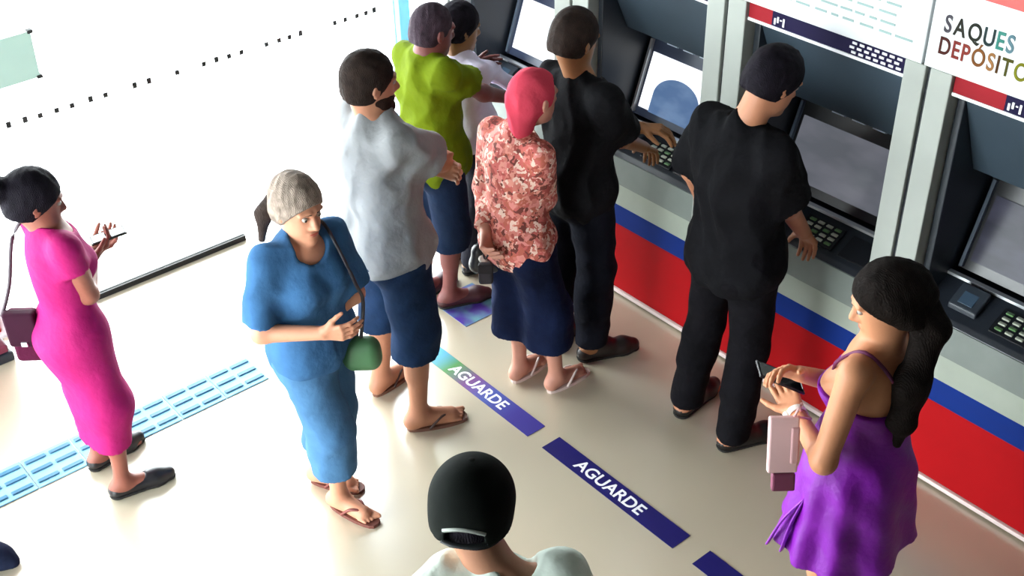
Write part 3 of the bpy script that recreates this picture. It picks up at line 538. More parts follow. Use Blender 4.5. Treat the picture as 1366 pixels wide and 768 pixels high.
for i, ((a, b), l_) in enumerate(zip(bays, blab)):
    M = empty('cash_machine', l_, 'cash machine', (XW, (a+b)/2, .52), 'cash machines in the wall'); k = i+1
    a2, b2 = a+.004, b-.004
    prism('front_panel', [(XW-.008, .52), (XW+.05, .52), (XW+.05, .76), (XW+.012, .76), (XW-.002, .63)], a2, b2, LEDGE, M, .003)
    prism('upper_lip', [(XW-.006, .632), (XW+.045, .632), (XW+.06, .765), (XW+.008, .765)], a2, b2, LEDG2, M, .003)
    prism('shelf', [(XW+.012, .765), (XW+.3, .7), (XW+.3, .86), (XW+.19, .87), (XW+.03, .785)], a2, b2, DK, M, .004)
    prism('bright_edge', [(XW+.172, .868), (XW+.195, .868), (XW+.195, .88), (XW+.172, .88)], a2+.03, b2-.03, STEEL, M)
    kp = prism('keypad', [(XW+.05, .797), (XW+.15, .85), (XW+.147, .858), (XW+.047, .805)], (a+b)/2-.13, (a+b)/2+.06, DK2, M, .002)
    for r_ in range(4):
        for c_ in range(4):
            t = (r_+.5)/4; x0 = XW+.055+.088*t; z0 = .806+.0468*t; y_ = (a+b)/2-.115+c_*.043
            box('key', (x0-.008, y_, z0), (x0+.008, y_+.03, z0+.008), mat('key_pale', 'b9bfae', .4) if (r_+c_) % 3 else mat('key_green', '5f8a55', .4), kp, .002, 1)
    cs = prism('card_slot', [(XW+.06, .805), (XW+.15, .85), (XW+.15, .885), (XW+.06, .83)], b-.24, b-.12, mat('slot_grey', '2f363f', .45), M, .006)
    prism('slot_light', [(XW+.075, .836), (XW+.12, .862), (XW+.12, .868), (XW+.075, .842)], b-.21, b-.15, mat('slot_blue', '3f5468', .3), cs)
    prism('cash_tray', [(XW+.05, .795), (XW+.15, .845), (XW+.15, .852), (XW+.05, .803)], a+.07, a+.2, STEEL if k == 2 else DK2, M, .002)
    # side cheeks, hood, recess, screen
    for p, q in ((a2, a2+.03), (b2-.03, b2)): prism('side_cheek', [(XW+.03, .785), (XW+.36, .87), (XW+.36, 1.6), (XW+.03, 1.68)], p, q, INN, M, .004)
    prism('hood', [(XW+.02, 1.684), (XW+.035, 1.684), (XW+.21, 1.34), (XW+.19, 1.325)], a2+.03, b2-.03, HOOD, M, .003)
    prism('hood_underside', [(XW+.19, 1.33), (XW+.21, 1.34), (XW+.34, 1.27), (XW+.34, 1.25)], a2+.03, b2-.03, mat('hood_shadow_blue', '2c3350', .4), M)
    for q in range(4): prism('vent_slot', [(XW+.235, 1.302), (XW+.25, 1.294), (XW+.25, 1.287), (XW+.235, 1.295)], a+.09+q*.1, a+.15+q*.1, mat('vent_pale', 'c3cfe0', .4), M)
    box('back_plate', (XW+.36, a2, .76), (XW+.4, b2, 1.7), DK, M)
    sy0, sy1 = a+.10, b-.07
    panel('screen_frame', sy0, sy1, -.05, 1.08, -.13, 1.25, -.03, 0., mat('frame_blue_grey', '3c4760', .35) if k > 3 else DK2, M)
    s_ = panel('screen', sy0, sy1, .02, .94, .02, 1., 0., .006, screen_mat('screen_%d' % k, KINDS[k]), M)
    for u in (-.035, 1.0): panel('frame_rail', sy0, sy1, u, u+.025, -.1, 1.2, 0., .02, STEEL if k == 4 else GREY, M)
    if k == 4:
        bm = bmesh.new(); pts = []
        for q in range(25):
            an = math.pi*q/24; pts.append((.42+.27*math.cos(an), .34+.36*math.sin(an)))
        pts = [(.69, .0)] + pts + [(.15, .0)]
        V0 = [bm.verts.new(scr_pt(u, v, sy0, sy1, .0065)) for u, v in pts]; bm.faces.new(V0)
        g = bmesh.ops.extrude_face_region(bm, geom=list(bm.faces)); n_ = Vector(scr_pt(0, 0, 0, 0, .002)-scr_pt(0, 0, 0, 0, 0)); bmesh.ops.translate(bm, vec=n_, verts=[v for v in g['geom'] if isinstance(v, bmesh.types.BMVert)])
        link('dome_reflection', bm_mesh(bm), screen_mat('dome_reflection_paint', ('5b7aa6', '6e8db6', .75)), s_)  # reflected head silhouette, painted as a glowing shape on the screen
    for z_ in (1.02, .945): prism('side_knob', [(XW+.2, z_-.02), (XW+.25, z_-.02), (XW+.25, z_+.02), (XW+.2, z_+.02)], a2+.03, a2+.065, DK2, M, .006)
    prism('hood_sensor', [(XW+.1, 1.5), (XW+.13, 1.5), (XW+.13, 1.54), (XW+.1, 1.54)], a2+.03, a2+.075, DK2, M, .004)
    # advert strip above the machine
    S_ = empty('advert_strip', ['red and dark advert strip beyond the frame', 'red and black advert strip under the lettered sign', 'red and navy advert strip with white pattern above the man in black', 'dark advert strip with white pattern at the top edge above the dome screen', 'dark advert strip out of view over the far machine'][i], 'sign', (XW, (a+b)/2, 1.69), 'advert strips')
    L = b2-a2; RD = mat('advert_red', '8f1420' if k != 2 else '9a1030', .7, spec=.2); NV = mat('advert_navy', '150e36', .7, spec=.15); 
    cut = b2-L*(.16 if k == 3 else .27 if k == 2 else .1)
    box('red_part', (XW-.014, cut, 1.692), (XW+.02, b2, 1.757), RD, S_); box('dark_part', (XW-.014, a2, 1.692), (XW+.02, cut, 1.757), NV, S_)
    box('white_edge', (XW-.018, a2, 1.680), (XW+.02, b2, 1.692), WT, S_)
    rg = random.Random(i)
    for r_ in range(3):
        for c_ in range(7):
            y_ = a2+.015+c_*L*.045*(1 if k < 4 else 2.6)+(r_ % 2)*.01
            box('white_mark', (XW-.017, y_, 1.699+r_*.018), (XW-.013, y_+.02, 1.708+r_*.018), WT, S_)
    for q in range(4): 
        y_ = cut-.02-q*.014; box('white_mark', (XW-.017, y_, 1.70+.01*(q % 3)), (XW-.013, y_+.008, 1.725+.008*(q % 2)), WT, S_)

# sign boards
SG = mat('sign_white', 'd6dadc', .4, .02, 3)
sb = [(.14, 1.045), (1.05, 2.095), (2.105, 3.0), (3.005, 4.0), (4.005, 4.95)]
slab = ['white sign board beyond the frame', 'white sign board with coloured lettering at the top right', 'white sign board with faint small print above the man in black', 'plain white sign board just above the top edge', 'plain white sign board near the glass front']
for i, ((a, b), l_) in enumerate(zip(sb, slab)):
    B = empty('sign_board', l_, 'sign', (XW, (a+b)/2, 1.76), 'sign boards above the cash machines')
    box('board', (XW-.03, a, 1.757), (XW+.04, b, 2.10), SG, B, .004)
    if i == 1: box('red_stripe', (XW-.034, a, 2.045), (XW-.02, b-.05, 2.10), mat('stripe_red', 'd8322c', .4), B)
    if i != 1: box('red_stripe', (XW-.034, a, 2.06), (XW-.02, b, 2.10), mat('stripe_red', 'd8322c', .4), B)
    MW = Matrix(((0, 0, -1, XW-.031), (-1, 0, 0, 0), (0, 1, 0, 0), (0, 0, 0, 1)))
    if i == 1:
        for ln, z_, y_, cc in (('SAQUES', 1.925, 2.045, ['6b6470', '3c3a30', '34382c', '2f4a4c', '56c0ae', '86b6c6']), ('DEPÓSITOS', 1.845, 2.05, ['6a2a22', 'b8423a', 'c24a3c', 'b06a2c', 'e09a58', '7a4a18', '6e6a1a', 'b4b41c', 'c8c82a'])):
            for c_, col in zip(ln, cc):
                m_ = mat('letter_'+col, [int(col[q:q+2], 16)*.62 for q in (0, 2, 4)], .6, .03, spec=.1); o = text_mesh('letter', c_, .086, m_, B, MW.copy(), .001, 'LEFT', .74)
                w_ = max(v.co.y for v in o.data.vertices), min(v.co.y for v in o.data.vertices)
                o.data.transform(Matrix.Translation((0, y_-w_[0], z_))); y_ -= (w_[0]-w_[1])+.0085
    if i == 2:
        for r_ in range(4):
            y_ = b-.22; rg = random.Random(40+r_)
            while y_ > a+.12:
                w_ = rg.uniform(.03, .08); box('small_print', (XW-.032, y_-w_, 1.93-r_*.036), (XW-.029, y_, 1.938-r_*.036), mat('print_grey', '86a09e' if r_ != 1 else '5a6670', .6), B); y_ -= w_+rg.uniform(.012, .03)

# ------------------------------------------------------------------ the people
def strap_box(*a): pass
Z = np.array([0, 0, 1.])
# 1 woman in the pink dress
P = Person('pink', 'person in a long bright pink dress and black flats at the left', '8a5142', .93, .95, True, .9)
P.hands['r'] = dict(curl=.6, n=[-.2, .5, .8], d=[.9, .1, .35]); P.hands['l'] = dict(curl=.6, n=[-.2, -.5, .8], d=[.9, -.1, .3])
P.body(); J = P.J
S = Shape(.05); P.torso(S, .010, .004)
for sd in 'lr':
    P.arm(S, sd, .008, t1=.38, ub=1.05, cap=True); S.rc(J['hip'+sd], J['kn'+sd]*.9+J['hip'+sd]*.1, .115*P.b, .098*P.b, k=.08)
    S.rc(J['kn'+sd], J['an'+sd]+[0, 0, .14], .095*P.b, .078*P.b, k=.09)
pm = (J['pelvis']+Z*-.05); S.rc(pm-P.PF*.03, (J['knl']+J['knr'])/2, .13*P.b, .105*P.b, k=.08); S.rc((J['knl']+J['knr'])/2, (J['anl']+J['anr'])/2+Z*.16, .105*P.b, .10*P.b, k=.08)
nb = J['chest']+P.up*.075; S.rc(nb+P.CF*.03, nb+P.up*.08, .075, k=.01, sub=True)
S.plane([0, 0, .265], [0, 0, -1]); S.disp = folds(.004, 11, 22, (1, 1, .4))
solid('dress', S, .009, cloth('pink_jersey', '9a1c5e', rough=.7, var=.06), P.root)
def bun(S):
    S.el(P.hp(-.135, .0, .045), P.RH, np.array([.048, .055, .052])*P.hs, k=.015)
P.hair('hair', hairm('black_hair', '17141b'), .013, extra=bun)
for sd in 'lr': P.shoe(sd, mat('black_leather', '17161c', .35), low=True)
pk = P

# 2 woman in blue with crossed arms
P = Person('blue', 'person in a blue T-shirt and blue denim capris with folded arms', 'c98d70', 1.0, 1.04, True, 1.0)
P.hands['r'] = dict(curl=.45); P.hands['l'] = dict(curl=.45); P.hands['r']['n'] = -P.CF; P.hands['l']['n'] = -P.CF
P.body(); J = P.J
P.shirt('shirt', cloth('blue_tshirt', '3a628c', var=.14), J['pelvis'][2]-.06, .013, .016, .85, 1.2, .016, 21, .010, .075, scoop=.045)
P.trousers('capris', cloth('light_denim', '476e94', var=.16, scale=7), .235, J['pelvis'][2]+.1, .022, .045, .05, 22, .007)
P.hair('hair', hairm('grey_blond_hair', '8f8176'), .016, amp=.003, h=.0045)
S = Shape(.03); S.rc(P.hp(-.10, -.03, .0), P.hp(-.115, -.075, -.06), .034, .026); S.rc(P.hp(-.115, -.075, -.06), P.hp(-.10, -.10, -.16), .026, .012); S.disp = folds(.002, 7, 130)
solid('ponytail', S, .005, hairm('dark_ponytail', '3a302c'), P.root)
for sd in 'lr': P.flipflop(sd, mat('brown_sole', '6b3a30', .7), mat('brown_strap', '7a3a34', .5))
bl = P

# 3 man in grey
P = Person('grey', 'bearded person in a grey T-shirt, blue jeans shorts and flip-flops', 'b07a5e', 1.04, 1.06)
P.hands['r'] = dict(curl=.5, n=[-1, 0, 0]); P.hands['l'] = dict(curl=.5, n=[-1, 0, .2])
P.body(); J = P.J
P.shirt('shirt', cloth('grey_tshirt', '8d8f91', var=.06), J['pelvis'][2]-.10, .016, .022, .66, 1.25, .022, 31, .012)
P.trousers('jeans_shorts', cloth('mid_denim', '1d304c', var=.35, scale=6), .405, J['pelvis'][2]-.03, .022, .045, .052, 32, .007)
P.hair('hair', hairm('dark_brown_hair', '2a211d'), .010)
B = Shape(.02); hs = P.hs
B.el(P.hp(.026, 0, -.060), P.RH, np.array([.073, .068, .064])*hs); B.rc(P.hp(.085, 0, -.102), P.hp(.07, 0, -.11), .026*hs); B.plane(P.hp(.0, 0, -.04), P.hu*.9-P.hf*.25)
B.el(P.hp(.1, 0, -.066), P.RH, np.array([.026, .026, .013])*hs, k=.006, sub=True); B.disp = folds(.002, 8, 160)
solid('beard', B, .005, hairm('dark_beard', '2b1d17'), P.root)
for sd in 'lr': P.flipflop(sd, mat('tan_sole', '6f4a3a', .7), mat('dark_strap', '3a2420', .5))

# 4 man in green
P = Person('green', 'person in a lime green T-shirt and navy shorts reaching towards the machine', '6c3c39', 1.0, 1.02)
P.hands['r'] = dict(curl=.4, n=[0, 0, -1])
P.body(); J = P.J
P.shirt('shirt', cloth('lime_tshirt', '5d6e0d', var=.1), J['pelvis'][2]-.10, .015, .022, .5, 1.25, .02, 41, .012)
P.trousers('shorts', cloth('navy_twill', '152238', var=.2), .37, J['pelvis'][2]+.05, .022, .04, .05, 42, .006)
P.hair('hair', hairm('cropped_dark_hair', '3a3038'), .005)
for sd in 'lr': P.shoe(sd, mat('dark_red_shoe', '3a181e', .5), low=True)

# 5 person behind the green shirt
P = Person('behind', 'dark haired person in a lilac long sleeved shirt partly hidden behind the green shirt', '8a6242', .95, .95)
P.hands['r'] = dict(curl=.4, n=[0, 0, -1])
P.body(); J = P.J
P.shirt('shirt', cloth('lilac_shirt', 'd7d0e6', var=.05), J['pelvis'][2]-.08, .013, .016, 1.92, 1.15, .014, 51, .010)
P.trousers('trousers', cloth('charcoal_trousers', '23232a'), .05, J['pelvis'][2]+.05, .016, .025, .03, 52)
P.hair('hair', hairm('black_hair', '17141b'), .014)
for sd in 'lr': P.shoe(sd, mat('black_leather', '17161c', .35))

# 6 short person with coral headscarf
P = Person('coral', 'person in a coral headscarf, floral top and wide dark shorts', 'bf8672', .95, .98, True, .8)
P.hands['l'] = dict(curl=.9); P.hands['r'] = dict(curl=.5)
P.body(); J = P.J
P.shirt('blouse', floral('floral_coral', ['c2605a', 'd98f80', 'a14a42', 'e6c4b4', 'b8604e', '6e342c', 'd98880', 'c77468'], 48), J['pelvis'][2]-.09, .012, .018, 1.8, 1.2, .014, 61, .007)
S = Shape(.05); b = P.b
S.el(J['pelvis'], P.RP, np.array([.13, .17, .13])*b+.02, k=.05)
for sd in 'lr': S.rc(J['hip'+sd]-[0, 0, .02], J['kn'+sd]-[0, 0, .04], .115*b, .118*b, k=.05); S.rc(J['kn'+sd], J['kn'+sd]-[0, 0, .13], .118*b, .135*b, k=.04)
S.plane([0, 0, .285], [0, 0, -1]); S.disp = folds(.010, 62, 24, (1, 1, .25))
solid('wide_shorts', S, .009, cloth('dark_blue_denim', '121b36', var=.5, scale=5), P.root)
S = Shape(.02); hs = P.hs
S.el(P.hp(-.014, 0, .03), P.RH, np.array([.108, .086, .104])*hs); S.rc(P.hp(-.06, 0, -.03), P.hp(-.065, 0, -.10), .066*hs, .056*hs, k=.04); S.plane(P.hp(.07, 0, .06), P.hf*.9-P.hu*.25); S.disp = folds(.007, 63, 55)
solid('headscarf', S, .006, cloth('coral_scarf', 'cc4458', var=.05), P.root)
for sd in 'lr': P.flipflop(sd, mat('pale_sole', 'd9c3bb', .6), mat('pale_strap', 'e6d2cc', .5))
co = P

# 7 person in black between the coral headscarf and the dome screen
P = Person('black', 'short haired person in loose black clothes facing the dome screen', '94643f', .94, 1.0)
P.hands['r'] = dict(curl=.5, n=[0, 0, -1]); P.hands['l'] = dict(curl=.5, n=[0, 0, -1])
P.body(); J = P.J
P.shirt('shirt', cloth('black_tshirt', '131316', var=.2), J['pelvis'][2]-.14, .018, .025, .75, 1.3, .024, 71, .012)
P.trousers('wide_trousers', cloth('black_navy_trousers', '14161f', var=.2), .10, J['pelvis'][2]+.05, .022, .035, .045, 72, .007)
P.hair('hair', hairm('dark_brown_hair', '2a211d'), .012)
for sd in 'lr': P.shoe(sd, mat('brown_black_shoe', '1d1412', .45))

# 8 man in black at the dim screen
P = Person('seven', 'person in a black T-shirt and slim black trousers leaning at the dim screen', 'b0785a', 1.04, 1.06)
P.hands['r'] = dict(curl=.5, n=[0, 0, -1]); P.hands['l'] = dict(curl=.5, n=[0, -.5, -1])
P.body(); J = P.J
P.shirt('shirt', cloth('black_cotton', '0f0f12', var=.25), J['pelvis'][2]-.12, .016, .02, .82, 1.28, .022, 81, .012)
P.trousers('trousers', cloth('black_jeans', '0e0d11', var=.25), .06, J['pelvis'][2]+.05, .016, .022, .036, 82, .006)
P.hair('hair', hairm('black_hair', '17141b'), .015)
for sd in 'lr': P.shoe(sd, mat('black_boot', '120f0e', .45))

# 9 woman in the purple dress
P = Person('purple', 'person in a short purple strap dress with a long dark ponytail', 'c58864', .95, .96, True, 1.0)
P.hands['l'] = dict(curl=.35, n=[-.2, .45, .75], d=P.J['wrl']-P.J['ell']+np.array([0, .02, .03])); P.hands['r'] = dict(curl=.5)
P.body(); J = P.J
S = Shape(.05); b = P.b; P.torso(S, .010, .006)
S.rc(J['pelvis']+Z*.06, J['pelvis']-Z*.30, .165*b, .215*b, k=.08); S.rc(J['pelvis']+P.L*.05, J['pelvis']-Z*.30+P.L*.07, .15*b, .20*b, k=.06); S.rc(J['pelvis']-P.L*.05, J['pelvis']-Z*.30-P.L*.07, .15*b, .20*b, k=.06)
cz = J['chest']-P.up*.135
S.plane(cz, P.up*1.0-P.CF*.18); S.plane([0, 0, J['pelvis'][2]-.27], [0, 0, -1])
pc = J['pelvis']
def pleat(P_):
    th = np.arctan2(P_[:, 1]-pc[1], P_[:, 0]-pc[0]); dn = np.clip((pc[2]+.18-P_[:, 2])/.5, 0, 1)
    return .016*dn*np.sin(th*9+2*np.sin(th*2)+P_[:, 2]*3) + .003*np.sin(P_[:, 2]*40+th*7)
S.disp = pleat
dr = solid('dress', S, .008, cloth('purple_satin', '7d14a0', rough=.5, var=.08, spec=.4), P.root)
for sg, nm in ((1, 'l'), (-1, 'r')):
    top = J['sh'+nm]-P.CL*sg*.055+P.up*.052; bk = cz+P.CL*sg*.055-P.CF*.118*b+P.up*.02; ft = cz+P.CL*sg*.06+P.CF*.11*b+P.up*.03
    tube('shoulder_strap', [bk, (bk+top)/2-P.CF*.035+P.up*.012, top, (ft+top)/2+P.CF*.035, ft], .006, mat('strap_purple', '5c1545', .6), dr, 6)
kn = J['pelvis']+P.L*.17+P.PF*.08-Z*.05
for q in (0, 1): tube('tie_end', [kn, kn+P.L*.03+P.PF*(.02+.03*q)-Z*.10, kn+P.L*.04+P.PF*(.035+.05*q)-Z*.22], (.012, .016), mat('tie_purple', '9b3ac4', .5), dr, 8, (tuple(P.PF), .3))
def side_locks(S):
    S.rc(P.hp(-.08, 0, .03), P.hp(-.10, 0, .0), .06*P.hs, .045*P.hs, k=.03)
    S.rc(P.hp(-.02, .07, .02), P.hp(-.06, .06, -.05), .03*P.hs, .035*P.hs, k=.03); S.rc(P.hp(-.02, -.07, .02), P.hp(-.06, -.06, -.05), .03*P.hs, .035*P.hs, k=.03)
P.hair('hair', hairm('dark_long_hair', '15100e'), .014, extra=side_locks)
q0 = P.hp(-.095, .03, -.02); S = Shape(.04)
q1 = P.hp(-.095, .045, -.10); q2 = J['chest']-P.CF*.13-P.up*.02+P.CL*.05; q3 = q2-Z*.13+P.CL*.01; q4 = q3-Z*.09
S.rc(q0+P.hf*.02, q1, .045, .046); S.rc(q1, q2, .046, .046); S.rc(q2, q3, .046, .034); S.rc(q3, q4, .034, .010)
S.rc(q0-P.CL*.02, q1-P.CL*.055, .03, .018, k=.02); S.rc(q1-P.CL*.055, q2-P.CL*.055+Z*.03, .018, .016, k=.02); S.rc(q2-P.CL*.055+Z*.03, q2-Z*.08, .016, .02, k=.03)
S.disp = folds(.005, 95, 90, (1, 1, .15)); solid('ponytail', S, .006, hairm('dark_long_hair', '15100e'), P.root)
tb = Shape(.01); tb.rc(q0-P.CL*.045-Z*.02, q0-P.CL*.07-Z*.04, .02); solid('hair_tie', tb, .005, mat('hair_tie_pink', 'c9a39c', .6), P.root)
for sd in 'lr': P.flipflop(sd, mat('pale_sole', 'd9c3bb', .6), mat('pale_strap', 'e6d2cc', .5))
pu = P

# 10 person with the cap
P = Person('cap', 'person seen from above behind in a black cap and pale mint T-shirt', 'ab7a60', 1.02, 1.02)
P.body(); J = P.J
P.shirt('shirt', cloth('mint_tshirt', 'dbe8de', var=.05), J['pelvis'][2]-.1, .015, .02, .6, 1.25, .02, 91, .010)
P.trousers('trousers', cloth('dark_jeans', '2a3040'), .06, J['pelvis'][2]+.05, .018, .025, .035, 92)
P.hair('hair', hairm('black_hair', '17141b'), .005, nape=-.05)
for sd in 'lr': P.shoe(sd, mat('black_boot', '120f0e', .45))
cp = P

# ------------------------------------------------------------------ things worn and held
# the cap: crown, brim, rear opening and strap
P = cp; hs = P.hs
CAPM = cloth('cap_black', '101412', var=.15, bump=.15)
cr = empty('cap', 'black baseball cap worn by the head at the bottom centre', 'cap', tuple(P.hp(0, 0, .03)))
S = Shape(.02); S.el(P.hp(-.014, 0, .038), P.RH, np.array([.124, .106, .106])*hs); S.rc(P.hp(-.045, .02, -.02), P.hp(-.045, -.02, -.02), .076*hs, k=.03); S.plane(P.hp(0, 0, .0), -P.hu*.96+P.hf*.28)
I = P.hp(-.135, 0, -.012); S.el(I, P.RH, np.array([.06, .05, .036])*hs, k=.006, sub=True)
S.el(P.hp(-.014, 0, .015), P.RH, np.array([.113, .093, .112])*hs, k=.004, sub=True)
solid('crown', S, .0045, CAPM, cr)
pts = [P.hp(-.014+.117*math.cos(a)*1.0, .1*math.sin(a), -.022) for a in np.linspace(math.pi-.55, math.pi+.55, 9)]
tube('rear_strap', pts, .011, mat('cap_strap', '23282a', .6), cr, 6, (tuple(P.hu), .35))
pts = [P.hp(-.014+.123*math.cos(a), .104*math.sin(a), .006+.022*math.cos((a-math.pi)*2.6)) for a in np.linspace(math.pi-.5, math.pi+.5, 9)]
tube('opening_trim', pts, .0055, mat('cap_trim_pale', '8f968f', .5), cr, 6)
bt = Shape(); bt.el(P.hp(-.014, 0, .1405), P.RH, np.array([.011, .011, .006])*hs); solid('top_button', bt, .003, CAPM, cr)
bm = bmesh.new(); top, bot = [], []
for q in range(17):
    a = -1.15+2.3*q/16; i_ = P.hp(-.014+.118*math.cos(a), .099*math.sin(a), .026); o_ = P.hp(-.014+.118*math.cos(a)+.075*math.cos(a*.8), .099*math.sin(a), .012)
    top.append((bm.verts.new(i_), bm.verts.new(o_))); bot.append((bm.verts.new(i_-P.hu*.005), bm.verts.new(o_-P.hu*.005)))
for q in range(16):
    bm.faces.new((top[q][0], top[q][1], top[q+1][1], top[q+1][0])); bm.faces.new((bot[q][0], bot[q+1][0], bot[q+1][1], bot[q][1])); bm.faces.new((top[q][1], bot[q][1], bot[q+1][1], top[q+1][1]))
link('brim', bm_mesh(bm), CAPM, cr, True)

def phone(label, c, d, n, L=.155, W=.075, col='0d0d12', lit=False):
    """slab centred at c, long axis d, screen facing n"""
    d = nrm(d); n = nrm(np.array(n)-d*np.dot(n, d)); w = np.cross(n, d)
    R = Matrix([[w[i], d[i], n[i], c[i]] for i in range(3)]+[[0, 0, 0, 1]])
    t = empty('phone', label, 'phone', tuple(c))
    for nm, a, b, m in (('case', (-W/2, -L/2, -.0045), (W/2, L/2, .0035), mat('phone_'+col, col, .3)), ('screen', (-W/2+.004, -L/2+.006, .0035), (W/2-.004, L/2-.006, .0045), mat('phone_glass', '08080c', .08)), ('camera_bump', (W/2-.03, L/2-.035, -.007), (W/2-.008, L/2-.01, -.0045), mat('phone_cam', '1a1a20', .2))):
        bm = bmesh.new(); bm_box(bm, a, b, .0022); me = bm_mesh(bm); me.transform(R); link(nm, me, m, t)
    return t
w = pk.J['wrr']; dv, nv, sv = pk.hframe('r')
phone('black phone held up in the hands of the pink dress person', w+np.array([.09, .02, .06]), [.95, -.2, .1], [-.35, .1, .9], .14, .07)
w = pu.J['wrl']; dv, nv, sv = pu.hframe('l')
ph = phone('large black phone held in the raised hand of the purple dress person', w+dv*.11+nv*.04+Z*.02, [-.62, .5, .42], [.3, -.25, .8], .168, .082)
# watch
wr = pu.J['wrl']; fa = nrm(pu.J['wrl']-pu.J['ell']); wt = empty('wristwatch', 'white wristwatch on the wrist under the large phone', 'watch', tuple(wr))
bm = bmesh.new(); A = np.cross(fa, Z); A = nrm(A); Bv = np.cross(fa, A); n = 20; rings = []
for off, rr in ((-.012, .031), (-.012, .0335), (.012, .0335), (.012, .031)):
    rings.append([bm.verts.new(wr-fa*.012+fa*off+(A*math.cos(2*math.pi*k/n)+Bv*math.sin(2*math.pi*k/n))*rr*pu.s) for k in range(n)])
for i in range(4):
    for k in range(n): bm.faces.new((rings[i][k], rings[i][(k+1) % n], rings[(i+1) % 4][(k+1) % n], rings[(i+1) % 4][k]))
link('band', bm_mesh(bm), mat('watch_white', 'f3ece2', .5), wt, True)
S = Shape(.004); q = wr-fa*.012-pu.CF*.0+A*.033*(1 if A[0]*.774-A[1]*.633 < 0 else -1); S.rc(q-fa*.006, q+fa*.006, .012); solid('dial', S, .003, mat('watch_dial', 'e9e2d6', .3), wt)
# pink wallet
el_, w_ = pu.J['ell'], pu.J['wrl']
wl = empty('wallet', 'pale pink wallet held against the elbow of the purple dress person', 'wallet', (0, 0, 0))
wl.location = (2.32, 1.575, 1.05)
c_ = np.array([2.318, 1.578, 1.10]); ax = nrm([.774, -.633, 0]); nn = nrm([-.6, -.75, .3]); up_ = np.cross(nn, ax)*-1; up_ = nrm(up_ if up_[2] > 0 else -up_)
R = Matrix([[ax[i], nn[i], up_[i], c_[i]] for i in range(3)]+[[0, 0, 0, 1]])
for nm, a, b, m in (('cover', (-.045, -.012, -.09), (.045, .012, .09), mat('wallet_pink', 'ecc3c4', .5)), ('flap', (.02, -.016, -.06), (.047, .016, .06), mat('wallet_flap', 'd9a9ac', .5)), ('lower_pouch', (-.03, -.014, -.15), (.04, .014, -.092), mat('wallet_maroon', '7a3a55', .5))):
    bm = bmesh.new(); bm_box(bm, a, b, .006); me = bm_mesh(bm); me.transform(R); link(nm, me, m, wl)

tube('wrist_loop', [c_+up_*.088+ax*.03, c_+up_*.13+ax*.05, pu.J['wrl']-nrm(pu.J['wrl']-pu.J['ell'])*.03+Z*.034, pu.J['wrl']-nrm(pu.J['wrl']-pu.J['ell'])*.035+ax*.035, c_+up_*.088+ax*.04], .004, mat('wallet_flap', 'd9a9ac', .5), wl, 6)
# maroon shoulder bag of the pink dress person
bg_ = empty('shoulder_bag', 'maroon shoulder bag hanging behind the pink dress on a thin dark strap', 'bag', (.93, 4.11, .66))
R3 = np.array([ax, np.cross(Z, ax), Z])
c_ = np.array([.935, 4.105, .775])
obox('pouch', c_, ax, R3[1], Z, (.058, .03, .115), mat('maroon_leather', '430828', .7, .12, bump=.2, spec=.1), bg_, .018)
obox('flap', c_-R3[1]*.02+Z*.045, ax, R3[1], Z, (.062, .022, .078), mat('maroon_flap', '2c0a1e', .7, spec=.1), bg_, .012)
obox('buckle', c_-R3[1]*.044-Z*.015, ax, R3[1], Z, (.012, .005, .010), STEEL, bg_, .002)
ch_ = pk.J['shl']
tube('strap', [c_-ax*.075+Z*.09, np.array([.93, 4.125, 1.0]), np.array([.985, 4.10, 1.20]), ch_-pk.CL*.075-pk.CF*.025+Z*.072, ch_-pk.CL*.06+pk.CF*.06+Z*.03], .0075, mat('strap_dark', '2b1626', .5), bg_, 6)

# small green bag of the person in blue
gb = empty('shoulder_bag', 'small green shoulder bag on a dark strap at the hip of the folded arms person', 'bag', (1.86, 3.19, .7))
c_ = np.array([1.862, 3.185, .745]); S = Shape(.02); S.rc(c_-ax*.03+Z*.03, c_+ax*.03+Z*.03, .04); S.rc(c_-ax*.03-Z*.03, c_+ax*.03-Z*.03, .045, k=.05); solid('pouch', S, .006, mat('olive_green', '3f6a45', .5, .2), gb)
sl_ = bl.J['shl']; tube('strap', [c_+Z*.05, c_+np.array([.03, .0, .22]), sl_+bl.CF*.155-Z*.14-bl.CL*.035, sl_+bl.CF*.10-Z*.02-bl.CL*.05, sl_-bl.CL*.06+bl.CF*.02+Z*.078, sl_-bl.CL*.06-bl.CF*.09+Z*.02], .007, mat('strap_black', '1d1a24', .5), gb, 6)

# grey pouch and black bag of the headscarf person
wc = co.J['wrl']; dv, nv, sv = co.hframe('l'); c_ = wc+dv*.10-Z*.06
pc_ = empty('wrist_pouch', 'small dark grey pouch gripped in the hanging hand beside the floral top', 'bag', tuple(c_-Z*.08))
obox('pouch', c_-Z*.02, ax, R3[1], Z, (.03, .016, .05), mat('pouch_grey', '3a363a', .7, spec=.1), pc_, .012); obox('flap', c_-R3[1]*.012+Z*.008, ax, R3[1], Z, (.031, .008, .022), mat('pouch_flap', '2a272a', .7, spec=.1), pc_, .006)
tube('loop', [wc+dv*.085+nv*.02, c_+Z*.05, wc+dv*.085-nv*.01], .004, mat('strap_black', '1d1a24', .5), pc_, 6)
hb = empty('handbag', 'small black handbag hanging at the thigh of the wide dark shorts', 'bag', (2.68, 3.40, .66))
c_ = np.array([2.66, 3.40, .72]); S = Shape(.02); S.rc(c_-ax*.05-Z*.03, c_+ax*.05-Z*.03, .04); S.rc(c_-ax*.045+Z*.04, c_+ax*.045+Z*.04, .03, k=.05); solid('pouch', S, .006, mat('black_leather', '17161c', .35), hb)
S = Shape(.01); S.rc(c_-ax*.03-R3[1]*.036+Z*.02, c_-ax*.0-R3[1]*.036-Z*.02, .016); solid('pale_patch', S, .004, mat('patch_pale', 'd8d4cc', .6), hb)
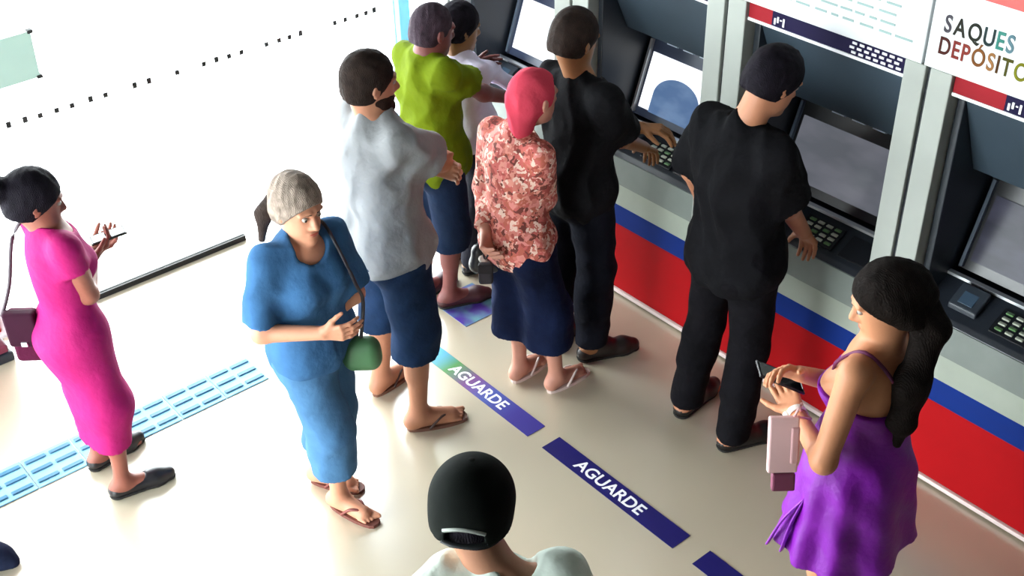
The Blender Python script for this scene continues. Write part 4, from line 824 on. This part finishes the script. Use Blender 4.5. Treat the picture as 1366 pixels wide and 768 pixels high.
tube('handle', [c_-ax*.045+Z*.06, c_-ax*.02+Z*.16, c_+ax*.03+Z*.16, c_+ax*.045+Z*.06], .006, mat('strap_black', '1d1a24', .5), hb, 6)

# red display stand by the glass, dark bag in the corner
st = empty('display_stand', 'red display stand with a pale frame by the glass front at the left picture edge', 'stand', (.9, 5.1, 0))
bm = bmesh.new(); 
prism_pts = [(-.38, .12), (.16, .12), (.18, .3), (.10, .62), (.02, 1.25), (-.38, 1.25)]
def yprism(name, pts, y0, y1, m, par, x0=.9):
    bm = bmesh.new(); a = [bm.verts.new((x0+x, y0, z)) for x, z in pts]; b = [bm.verts.new((x0+x, y1, z)) for x, z in pts]; n = len(pts)
    bm.faces.new(a); bm.faces.new(b[::-1])
    for i in range(n): bm.faces.new((a[i], b[i], b[(i+1) % n], a[(i+1) % n]))
    return link(name, bm_mesh(bm), m, par)
yprism('frame', [(-.42, .10), (.195, .10), (.215, .3), (.22, .62), (.16, 1.3), (-.42, 1.3)], 5.17, 5.20, mat('stand_frame', 'e6d3dc', .5), st)
yprism('red_face', [(-.38, .13), (.165, .13), (.175, .25), (.12, .42), (.02, .56), (-.38, .62)], 5.162, 5.17, RED, st)
yprism('upper_face', [(-.38, .64), (.03, .58), (.14, .44), (.185, .5), (.18, .65), (.12, 1.26), (-.38, 1.26)], 5.162, 5.17, mat('stand_lilac', 'd9d0dc', .5), st)
box('base', (.48, 5.09, 0), (1.075, 5.25, .05), DK, st, .008); box('base_rim', (.48, 5.10, .05), (1.06, 5.24, .09), mat('stand_maroon', '6a2038', .5), st, .008)
db = empty('duffel_bag', 'dark navy bag on the floor cut off at the bottom left corner', 'bag', (.35, 3.8, 0))
S = Shape(.04); S.rc([.38, 4.02, .12], [.36, 3.86, .12], .11, k=.06); S.rc([.40, 3.96, .12], [.53, 3.84, .04], .10, .045, k=.06); S.rc([.53, 3.84, .04], [.566, 3.80, .02], .04, .018, k=.04); S.plane([0, 0, .001], [0, 0, -1]); S.disp = folds(.005, 9, 25)
solid('bag_body', S, .008, cloth('navy_canvas', '1b2136'), db)
tube('handle', [[.36, 3.86, .22], [.365, 3.9, .3], [.375, 3.98, .3], [.38, 4.02, .22]], .012, mat('strap_black', '1d1a24', .5), db, 8)
